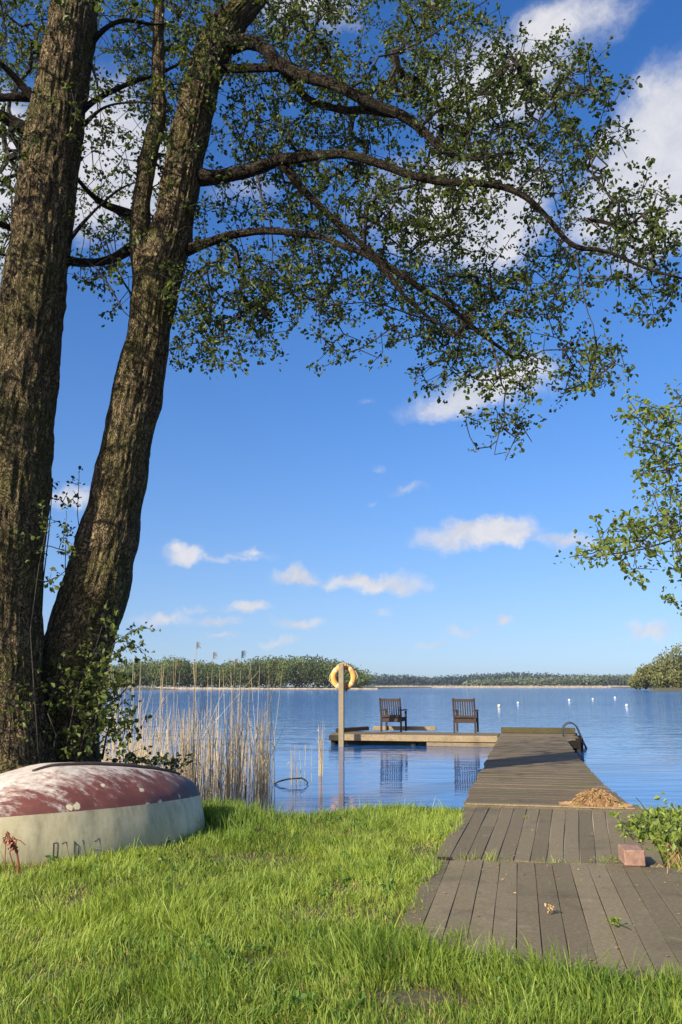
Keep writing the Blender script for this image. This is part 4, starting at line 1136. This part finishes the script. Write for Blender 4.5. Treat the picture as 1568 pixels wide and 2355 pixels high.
def reeds():
    g = np.random.default_rng(14); mb = MB()
    dens = [(250, .55), (300, .8), (330, 1), (360, .5), (400, .75), (440, 1), (480, .75), (520, .8), (545, 1), (575, .35), (600, .7), (622, .35), (640, .1)]
    xs = [d[0] for d in dens]; ws = [d[1] for d in dens]
    n = 0
    while n < 900:
        x = g.uniform(232, 640)
        if g.random() > np.interp(x, xs, ws): continue
        D = 10.9 + (g.random() ** 1.5) * 4.6
        p = atD(x, 1700, D)
        if D < shore_y(p[0]) + .12: continue
        base = np.array([p[0], D, 0.0])
        r = g.random()
        h = g.uniform(.35, 1.0) if r < .55 else (g.uniform(.9, 1.35) if r < .9 else g.uniform(1.4, 2.05))
        reed(mb, base, h, g, .075 if g.random() < .8 else .25, .0042, None, True); n += 1
    for x, yt, D in ((452, 1476, 12), (556, 1497, 11.4), (490, 1500, 12.5), (405, 1518, 12), (628, 1520, 12), (620, 1550, 12), (540, 1515, 12)):
        tp = atD(x, yt, D); base = np.array([tp[0] - .03, D, 0])
        mb.tube([base - zJ * .3, (base + tp) / 2, tp], [.004, .0035, .0025], 4, .6, False)
        for k in range(16): 
            q = tp - zJ * .006 * k; dr = g.uniform(.015, .055)
            mb.tube([q, q + np.array([dr * .8, g.normal() * .01, dr * .15]), q + np.array([dr * 1.3, g.normal() * .015, -dr * .35])], [.003, .0025, .001], 3, .0, False)
    tag(mb.build('reed_bed', M['reed']), 'bed of dry straw-coloured reeds standing in the shallow water', 'reeds', kind='stuff')
    def tuft(lab, x, spread, n, D, h0, h1, mat='reed'):
        mb = MB()
        for _ in range(n):
            p = atD(x + g.normal() * spread, 1700, D + g.normal() * .12)
            reed(mb, np.array([p[0], p[1], 0]), g.uniform(h0, h1), g, .05, .004, None, True)
        tag(mb.build('reed_tuft', M[mat]), lab, 'reeds', 'separate tufts of reeds in the water')
    tuft('tall narrow reed tuft standing alone left of the ring post', 739, 4, 22, 16, .5, 1.05)
    tuft('short thin reed tuft between the bed and the lone tuft', 683, 12, 16, 14.8, .2, .7)
    tuft('reed tuft at the right end of the reed bed', 604, 9, 40, 12.3, .5, 1.45)
    tuft('orange-brown dense tuft within the left of the reed bed', 303, 7, 46, 11.6, .4, .8)
    p = atD(562, 1850, 10.75); mb = MB()
    mb.tube([(p[0], 10.75, -.4), (p[0] + .01, 10.75, .42)], [.012, .009], 6, .2); tag(mb.build('stake', M['dark']), 'dark rotten stake standing in front of the reeds', 'stake')
    # branch lying in the water
    mb = MB(); D = 14.6
    seq = [(629, 1803), (640, 1797), (653, 1793), (669, 1790), (694, 1789), (703, 1794), (708, 1800), (700, 1808)]
    mb.tube([atD(x, y, D) for x, y in seq], [.012, .014, .015, .014, .014, .013, .012, .01], 6, .2)
    mb.tube([atD(633, 1803, D), atD(645, 1806, D), atD(657, 1807, D)], [.012, .011, .008], 6, .2)
    tag(mb.build('fallen_branch', M['dark'], None, True), 'dark crooked branch sticking out of the water', 'branch')
reeds()

# ------------------------------------------------------------------ grass
M['grass'] = leaf_mat('lawn_grass', (.085, .160, .02), (.37, .44, .072), .42, (1.3, 1.35, .6))
BARE = [(-1.05, 9.15, .55, .28), (-.35, 9.45, .35, .2), (-1.0, 6.15, .22, .10), (.75, 3.62, .5, .10), (1.3, 3.55, .4, .10), (-.35, 4.6, .12, .08), (.35, 4.1, .22, .1), (-.25, 9.75, .5, .12)]
def inside_panels(x, y):
    P = np.stack([x, y, 0 * x], -1)
    res = np.zeros(len(x), bool)
    for pan in (pan1, pan2):
        c = [p for p in pan.c]; k = np.ones(len(x), bool)
        for i in range(4):
            a, b = c[i], c[(i + 1) % 4]
            k &= ((b[0] - a[0]) * (y - a[1]) - (b[1] - a[1]) * (x - a[0])) > -.005
        res |= k
    return res
def blades(x, y, h, w, g, lean=.45, tint=None, z=None):
    n = len(x); z = ground_h(x, y) - .01 if z is None else z
    th = n2(x * 2.2, y * 2.2, 61, 2) * 7 + g.normal(size=n) * 1.1; l = np.abs(g.normal(size=n)) * lean + .1
    dx = np.cos(th) * l; dy = np.sin(th) * l + .0
    ph = g.random(n) * math.pi; sx = np.cos(ph) * w / 2; sy = np.sin(ph) * w / 2 * .6
    V = np.zeros((n, 7, 3))
    for k, (f, ww) in enumerate(((0, 1), (.45, .9), (.8, .6))):
        cx = x + dx * h * f * f; cy = y + dy * h * f * f; cz = z + h * f * (1 - .25 * l * f)
        V[:, 2 * k] = np.stack([cx - sx * ww, cy - sy * ww, cz], -1); V[:, 2 * k + 1] = np.stack([cx + sx * ww, cy + sy * ww, cz], -1)
    V[:, 6] = np.stack([x + dx * h, y + dy * h, z + h * (1 - .3 * l)], -1)
    i = np.arange(n)[:, None] * 7
    Q = np.concatenate([i + np.array([[0, 1, 3, 2]]), i + np.array([[2, 3, 5, 4]])]); T = i + np.array([[4, 5, 6]])
    return V.reshape(-1, 3), Q, T, np.repeat(tint, 7)
def grass():
    g = np.random.default_rng(2)
    n = 340000
    # density falls with distance
    D = 2.9 + (11.6 - 2.9) * g.random(n) ** 1.15
    x = (g.random(n) * 2 - 1) * (D * .46 + .5); y = D
    acc = y < shore_y(x) + .05 - .15 * g.random(n)
    # the lawn creeps over the near left corner and edge of the boards
    eA, eB = pan1.P(0, 0), pan1.P(0, 1); ed = (eB - eA)[:2]; ed /= np.linalg.norm(ed)
    off_in = (x - eA[0]) * ed[1] - (y - eA[1]) * ed[0]; along = (x - eA[0]) * ed[0] + (y - eA[1]) * ed[1]
    over = (off_in < .10 + .07 * n2(x * 5, y * 5, 81) + .45 * np.exp(-np.clip(along, 0, 9) / .16)) & (along > -1)
    creep = over & (g.random(n) < .75)
    acc &= ~(inside_panels(x, y) & ~creep)
    # under the boat and the jetty walkway
    s_ = (x - OJ[0]) * dJ[0] + (y - OJ[1]) * dJ[1]; t_ = (x - OJ[0]) * rJ[0] + (y - OJ[1]) * rJ[1]
    acc &= ~((s_ > -.1) & (t_ > -.03) & (t_ < 1.9))
    bl = ((x + 3.12) * .75 + (y - 7.16) * .661); bn = ((x + 3.12) * .661 - (y - 7.16) * .75)
    acc &= ~((bl > .1) & (bl < 2.2) & (np.abs(bn) < .56 * np.sqrt(np.clip(1 - ((bl - .9) / 1.45) ** 2, 0, 1))))
    bare = np.zeros(n)
    for bx, by, a, b in BARE: bare = np.maximum(bare, np.exp(-(((x - bx) / a) ** 2 + ((y - by) / b) ** 2) * 1.1))
    bare = bare * (1 + .5 * n2(x * 6, y * 6, 41))
    pn = n2(x * 1.7, y * 1.7, 43)
    acc &= g.random(n) > np.clip(bare * 1.1, 0, .96)
    acc &= g.random(n) > np.clip(-pn * .9 - .15, 0, .4)
    acc &= g.random(n) > np.clip(n2(x * 8, y * 8, 49) * 1.4 - .2, 0, .6)
    x, y, D, bare, pn = x[acc], y[acc], D[acc], bare[acc], pn[acc]; n = len(x)
    tuf = n2(x * 4.5, y * 4.5, 47)
    h = .074 * (1 + .6 * pn + .5 * tuf) * g.uniform(.45, 1.35, n) * np.where(g.random(n) < .07, 1.7, 1)
    # long grass fringing the boardwalk end and its left edge
    e = np.array([(pan1.P(u, 0)[:2]) for u in np.linspace(0, 1, 12)])
    dd = np.min(np.hypot(x[:, None] - e[:, 0], y[:, None] - e[:, 1]), 1)
    h *= 1 + .75 * np.exp(-(dd / .22) ** 2)
    h *= 1 + .15 * np.exp(-((shore_y(x) - y) / .25) ** 2)
    h *= 1 - .5 * np.clip(bare, 0, 1)
    w = .0045 + .00028 * D; w = w * g.uniform(.7, 1.3, n)
    tint = np.clip(.5 + .4 * n2(x * 1.1, y * 1.1, 51) + .25 * tuf + g.normal(size=n) * .25, 0, 1)
    V, Q, T, tn = blades(x, y, h, w, g, .5, tint)
    o = np_mesh('lawn_grass', V, [Q, T], M['grass'], None, tn); tag(o, 'bright green lawn of long grass', 'grass', kind='stuff')
    # dry thatch lying between the blades
    k = g.random(n) < .19
    x2, y2 = x[k], y[k]; m = len(x2)
    V, Q, T, tn = blades(x2, y2, .05 * g.uniform(.5, 1.3, m), w[k] * .8, g, 1.3, g.random(m))
    for bx, by, a, b in BARE:
        pass
    o = np_mesh('dry_thatch', V, [Q, T], M['straw'], None, tn); tag(o, 'dry brown stalks among the green grass', 'thatch', kind='stuff')
    return g
g2 = grass()
def bow_grass():
    g = g2; n = 5200
    x = g.normal(size=n) * .22 - 1.28; y = g.normal(size=n) * .42 + 8.75
    k = (((x + 3.12) * .75 + (y - 7.16) * .661) > 2.2) & (y < shore_y(x)); x, y = x[k], y[k]; n = len(x)
    V, Q, T, tn = blades(x, y, .19 * g.uniform(.4, 1.3, n), np.full(n, .008), g, .35, np.clip(g.normal(size=n) * .2 + .25, 0, 1))  # low tint puts the shade beside the bow into the blade colour
    tag(np_mesh('tall_grass', V, [Q, T], M['grass'], None, tn), 'taller grass darkened to look shaded beside the boat bow', 'grass', kind='stuff')
bow_grass()

def tuft(x, y, z, n, h, sp, lab, mat='grass', name='grass_tuft', lean=.7):
    g = g2
    xs = x + g.normal(size=n) * sp; ys = y + g.normal(size=n) * sp * .7
    V, Q, T, tn = blades(xs, ys, h * g.uniform(.4, 1.2, n), np.full(n, .004), g, lean, g.random(n), np.full(n, z))
    o = np_mesh(name, V, [Q, T], M[mat], None, tn); tag(o, lab, 'grass tuft', 'grass tufts growing between the boards')
for (x, y, n, h, sp, lab) in ((1045, 2152, 46, .07, .035, 'grass tuft in a gap at the near left of the boardwalk'), (1405, 1978, 90, .05, .07, 'grass growing in the cross joint just left of the reddish block'),
                         (1235, 1976, 26, .022, .05, 'small moss and grass tuft midway along the cross joint'), (1209, 1880, 22, .05, .015, 'little yellow-green weed in a joint near the jetty'), (1000, 1975, 20, .05, .03, 'grass tuft at the left end of the cross joint')):
    p = atZ(x, y, zb); tuft(p[0], p[1], zb - .01, n, h, sp, lab)
def sprig(x, y, n, size, lab, mat, tint, stem=True):
    p = atZ(x, y, zb + .012); g = g2
    C = np.array([p + np.array([g.normal() * size * .5, g.normal() * size * .5, .012 + .02 * g.random()]) for _ in range(n)])
    V, Q, T = leaf_cloud(C, rand_dirs(n, g) * np.array([1, 1, .2]), 3, size * .5, size, g, 0, np.full(n, tint))
    V[:, 2] = np.maximum(V[:, 2], zb + .006)
    mb = MB(); mb.add(V, Q, tint=T)
    if stem: mb.tube([p + np.array([0, 0, .02]), p + np.array([.03, -.05, .01]), p + np.array([.05, -.10, 0.008])], .003, 4, .1)
    tag(mb.build('leaf_sprig', M[mat]), lab, 'leaves', 'leaves lying on the boardwalk')
sprig(1412, 2125, 7, .035, 'fallen green leaf sprig with stalk on the near boards', 'bush', .8)
sprig(1262, 2098, 9, .02, 'flat yellow fallen catkins in the middle of the near boards', 'straw', 1.0, False)
# clods on the bare patch
for k, (x, y, s) in enumerate(((601, 1913, .05),)):
    p = atZ(x, y, .27); mb = MB(); a = np.linspace(-1.3, 1.4, 7)
    mb.tube([p + zJ * (math.sin(q) * s * .5 + .012) for q in a], [math.cos(q) * s * (.8 + .3 * rnd.random()) + .004 for q in a], 9, .3)
    tag(mb.build('soil_clod', M['dark']), 'small dark clod on the bare patch of lawn by the shore', 'clod')
mb = MB(); p = atZ(1020, 1972, zb + .012); mb.bar(p - rJ * .05, p + rJ * .07, .03, .012, tint=.2); tag(mb.build('wood_scrap', M['dark']), 'dark splinter of wood at the left end of the cross joint', 'wood scrap')

# ------------------------------------------------------------------ far shores
def far_wood(name, label, cat, tops, D0, rows, spacing, leafsz, mats, seed, kind='stuff', per=260, hmin=.0, kwid=.55, zb_=1.0):
    g = np.random.default_rng(seed); xs = [t[0] for t in tops]; ys = [t[1] for t in tops]
    Vs = []; Qs = []; Ts = []; k = 0
    for r_ in range(rows):
        D = D0 + r_ * spacing * 1.1
        x = xs[0]
        while x < xs[-1]:
            yt = np.interp(x, xs, ys) + (abs(g.normal()) * 5.0 + 4.0 * (g.random() < .25)) * (500 / D) + (rows - 1 - r_) * 2.2 * 500 / D
            tp = atD(x, yt, D + g.normal() * spacing * .3); H = max(3, tp[2] - zb_)
            rad = spacing * kwid * g.uniform(.55, 1.3)
            n = per
            # leaf clumps through an egg-shaped crown with lobes
            u = rand_dirs(n, g); q = g.random(n) ** .33
            lob = 1 + .28 * noise(u * 2.2 + x, 3)
            C = np.stack([tp[0] + u[:, 0] * rad * q * lob, tp[1] + u[:, 1] * rad * q * lob, zb_ + H * .52 + u[:, 2] * H * .5 * q * lob], -1)
            C[:, 2] = np.maximum(C[:, 2], zb_ * .6)
            Nn = rand_dirs(n, g) + u * .6; Nn /= np.linalg.norm(Nn, axis=1)[:, None]
            Dm = np.cross(Nn, rand_dirs(n, g)); Dm /= np.linalg.norm(Dm, axis=1)[:, None]
            ln = leafsz * g.uniform(.6, 1.3, n)
            V, Q = leaf_quads(C, Dm, Nn, ln, ln * .8)
            Vs.append(V); Qs.append(Q + k); k += len(V); base = g.uniform(.0, .85)
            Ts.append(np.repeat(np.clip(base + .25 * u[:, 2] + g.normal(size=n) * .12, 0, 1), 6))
            x += spacing / D * PF * g.uniform(.75, 1.2)
    o = np_mesh(name, np.concatenate(Vs), np.concatenate(Qs), mats, None, np.concatenate(Ts)); tag(o, label, cat, kind=kind); return o
M['wood_l'] = leaf_mat('spring_wood', (.050, .058, .020), (.14, .18, .05), .2)
M['wood_d'] = leaf_mat('conifer_wood', (.035, .055, .048), (.06, .085, .065), .05)
M['wood_m'] = leaf_mat('mixed_wood', (.075, .095, .05), (.15, .175, .085), .1)
M['wood_r'] = leaf_mat('olive_wood', (.08, .085, .03), (.22, .22, .07), .15)
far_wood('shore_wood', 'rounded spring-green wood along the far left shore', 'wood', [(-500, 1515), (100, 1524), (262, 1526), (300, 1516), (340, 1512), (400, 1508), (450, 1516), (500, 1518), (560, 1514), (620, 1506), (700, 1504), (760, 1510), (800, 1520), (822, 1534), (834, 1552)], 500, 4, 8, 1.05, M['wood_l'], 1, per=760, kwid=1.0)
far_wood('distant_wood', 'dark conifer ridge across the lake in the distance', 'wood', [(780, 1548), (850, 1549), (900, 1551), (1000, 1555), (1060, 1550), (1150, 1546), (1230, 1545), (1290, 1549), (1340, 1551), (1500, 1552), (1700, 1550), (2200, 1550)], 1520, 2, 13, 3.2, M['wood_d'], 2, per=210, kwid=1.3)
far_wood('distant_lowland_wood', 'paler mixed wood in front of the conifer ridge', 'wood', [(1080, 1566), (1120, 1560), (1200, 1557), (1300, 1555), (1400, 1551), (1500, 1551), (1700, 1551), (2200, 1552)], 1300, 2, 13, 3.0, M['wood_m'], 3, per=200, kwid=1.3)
def far_tree(x, yt, D, rad, label, seed):
    g = np.random.default_rng(seed); tp = atD(x, yt, D); zb_ = .9; H = tp[2] - zb_
    root = empty('shore_tree', (tp[0], tp[1], zb_), 0, label, 'tree', 'trees on the right-hand shore')
    mb = MB(); mb.tube([(tp[0], tp[1], zb_ - .5), (tp[0] + .3, tp[1], zb_ + H * .5), (tp[0], tp[1], zb_ + H * .85)], [.35, .25, .08], 7)
    tips = []
    for k in range(9):
        z0 = zb_ + H * g.uniform(.15, .5); a = g.random() * 6.28; q = rad * .7; e = (tp[0] + math.cos(a) * q, tp[1] + math.sin(a) * q, z0 + H * .35)
        mb.tube([(tp[0] + .2, tp[1], z0), ((tp[0] + e[0]) / 2, (tp[1] + e[1]) / 2, z0 + H * .14), e], [.16, .10, .04], 5)
    mb.build('trunk', M['twig'], root)
    n = 1500; u = rand_dirs(n, g); q = g.random(n) ** .4; lob = 1 + .45 * noise(u * 2.6 + x, 3)
    C = np.stack([tp[0] + u[:, 0] * rad * q * lob, tp[1] + u[:, 1] * rad * q * lob, zb_ + H * .5 + u[:, 2] * H * .5 * q * lob], -1)
    C[:, 2] = np.maximum(C[:, 2], .7 + g.random(n))
    Nn = rand_dirs(n, g); Dm = rand_dirs(n, g); ln = .85 * g.uniform(.5, 1.4, n); V, Q = leaf_quads(C, Dm, Nn, ln, ln * .75)
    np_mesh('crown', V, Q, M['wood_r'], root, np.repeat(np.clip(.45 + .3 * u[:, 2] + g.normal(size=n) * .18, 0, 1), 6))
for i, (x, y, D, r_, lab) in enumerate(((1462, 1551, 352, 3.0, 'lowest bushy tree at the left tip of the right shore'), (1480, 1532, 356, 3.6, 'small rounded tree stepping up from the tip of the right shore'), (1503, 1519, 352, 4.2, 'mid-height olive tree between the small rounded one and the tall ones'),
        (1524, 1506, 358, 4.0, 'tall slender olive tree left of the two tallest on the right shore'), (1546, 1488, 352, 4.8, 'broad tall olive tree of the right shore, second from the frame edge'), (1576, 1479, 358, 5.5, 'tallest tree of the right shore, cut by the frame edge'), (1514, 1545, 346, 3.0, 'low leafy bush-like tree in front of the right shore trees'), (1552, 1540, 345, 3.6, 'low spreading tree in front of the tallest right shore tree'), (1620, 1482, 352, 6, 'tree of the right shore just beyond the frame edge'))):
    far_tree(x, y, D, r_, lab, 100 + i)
def belt(name, label, x0, x1, Df, hf, dep, seed, mat):
    g = np.random.default_rng(seed); n = 260; V = []; T = []
    for i in range(n + 1):
        x = x0 + (x1 - x0) * i / n; D = Df(x); b = atD(x, 1578, D); h = hf(x) * g.uniform(.75, 1.2)
        for dd, z in ((0, -.2), (.4, h * .8), (dep * .5, h), (dep, h * .7), (dep + 1, -.2)):
            V.append((b[0], b[1] + dd, z)); T.append(g.random())
    Q = [[i * 5 + k, (i + 1) * 5 + k, (i + 1) * 5 + k + 1, i * 5 + k + 1] for i in range(n) for k in range(4)]
    tag(np_mesh(name, V, np.array(Q), mat, None, T), label, 'reeds', kind='stuff')
M['belt'] = leaf_mat('pale_reed_belt', (.26, .20, .12), (.46, .37, .25), .05, (1, 1, 1))
belt('reed_belt', 'pale reed belt at the foot of the left wood', -300, 868, lambda x: 478 + (x + 300) * .012, lambda x: float(np.interp(x, [-300, 260, 500, 700, 868], [1.9, 1.7, 1.1, .8, .8])), 8, 1, M['belt'])
belt('shore_strip', 'thin pale strip along the most distant shore', 862, 1475, lambda x: 1150, lambda x: 2.6, 20, 2, M['belt'])

# broad weeds in the lawn, dead leaves and specks on the boards
def scatter_small():
    g = np.random.default_rng(33)
    M['weed'] = leaf_mat('lawn_weed', (.04, .10, .02), (.16, .27, .05), .3)
    n = 900; y = g.uniform(3.4, 9.8, n); x = g.uniform(-1, 1, n) * (y * .46)
    k = ~inside_panels(x, y) & (n2(x * 1.5, y * 1.5, 71) > .05)
    s_ = (x - OJ[0]) * dJ[0] + (y - OJ[1]) * dJ[1]; k &= s_ < -.1
    x, y = x[k], y[k]; m = len(x)
    C = np.stack([x, y, ground_h(x, y) + .035], -1)
    V, Q, T = leaf_cloud(C, rand_dirs(m, g) * np.array([1, 1, .3]), 6, .05, .036, g, -.1, np.full(m, .5), 1.5)
    tag(np_mesh('lawn_weeds', V, Q, M['weed'], None, T), 'small broad-leaved weeds scattered through the lawn', 'weeds', kind='stuff')
    P = []
    for _ in range(260):
        pan = pan1 if g.random() < .55 else pan2
        u, v = g.random(), g.random()
        if g.random() < .5: v = v ** 3 if g.random() < .5 else 1 - v ** 3 * .3
        P.append(pan.P(u, v, .006))
    P = np.array(P); Dm = rand_dirs(len(P), g) * np.array([1, 1, .12]); Dm /= np.linalg.norm(Dm, axis=1)[:, None]
    Nn = np.tile([[0., 0, 1]], (len(P), 1)) + g.normal(size=(len(P), 3)) * .2
    ln = g.uniform(.006, .028, len(P)); V, Q = leaf_quads(P, Dm, Nn, ln, ln * .5)
    tag(np_mesh('leaf_litter', V, Q, M['straw'], None, np.repeat(g.random(len(P)), 6)), 'specks of dead leaf strewn over the boardwalk', 'litter', kind='stuff')
    mb = MB()
    def screws(pan, us, vs):
        for u0, u1 in zip(us[:-1], us[1:]):
            for v in vs:
                for f in (.2, .8):
                    p = pan.P(u0 + (u1 - u0) * f, v, .0022); a = np.arange(6) / 6 * 6.283
                    mb.add(np.concatenate([[p], p + np.stack([np.cos(a) * .0045, np.sin(a) * .0045, 0 * a], -1)]), T=[[0, i + 1, (i + 1) % 6 + 1] for i in range(6)], tint=.3)
    return
scatter_small()

# light summer haze over the lake
hz = MB(); v = [(x, y, z) for x in (-2600, 2600) for y in (-60, 4700) for z in (-40, 60)]
hz.add(v, [[0, 1, 3, 2], [4, 6, 7, 5], [0, 4, 5, 1], [2, 3, 7, 6], [0, 2, 6, 4], [1, 5, 7, 3]])
hm = bpy.data.materials.new('haze_air'); hm.use_nodes = True; ht = hm.node_tree; ht.nodes.clear()
ho = N(ht, 'ShaderNodeOutputMaterial'); hv = N(ht, 'ShaderNodeVolumePrincipled'); hv.inputs['Color'].default_value = (.8, .88, 1, 1); hv.inputs['Density'].default_value = .00010; hv.inputs['Anisotropy'].default_value = .3
ht.links.new(hv.outputs[0], ho.inputs['Volume'])
tag(hz.build('haze', hm), 'faint pale haze over the far shore', 'haze', kind='stuff')
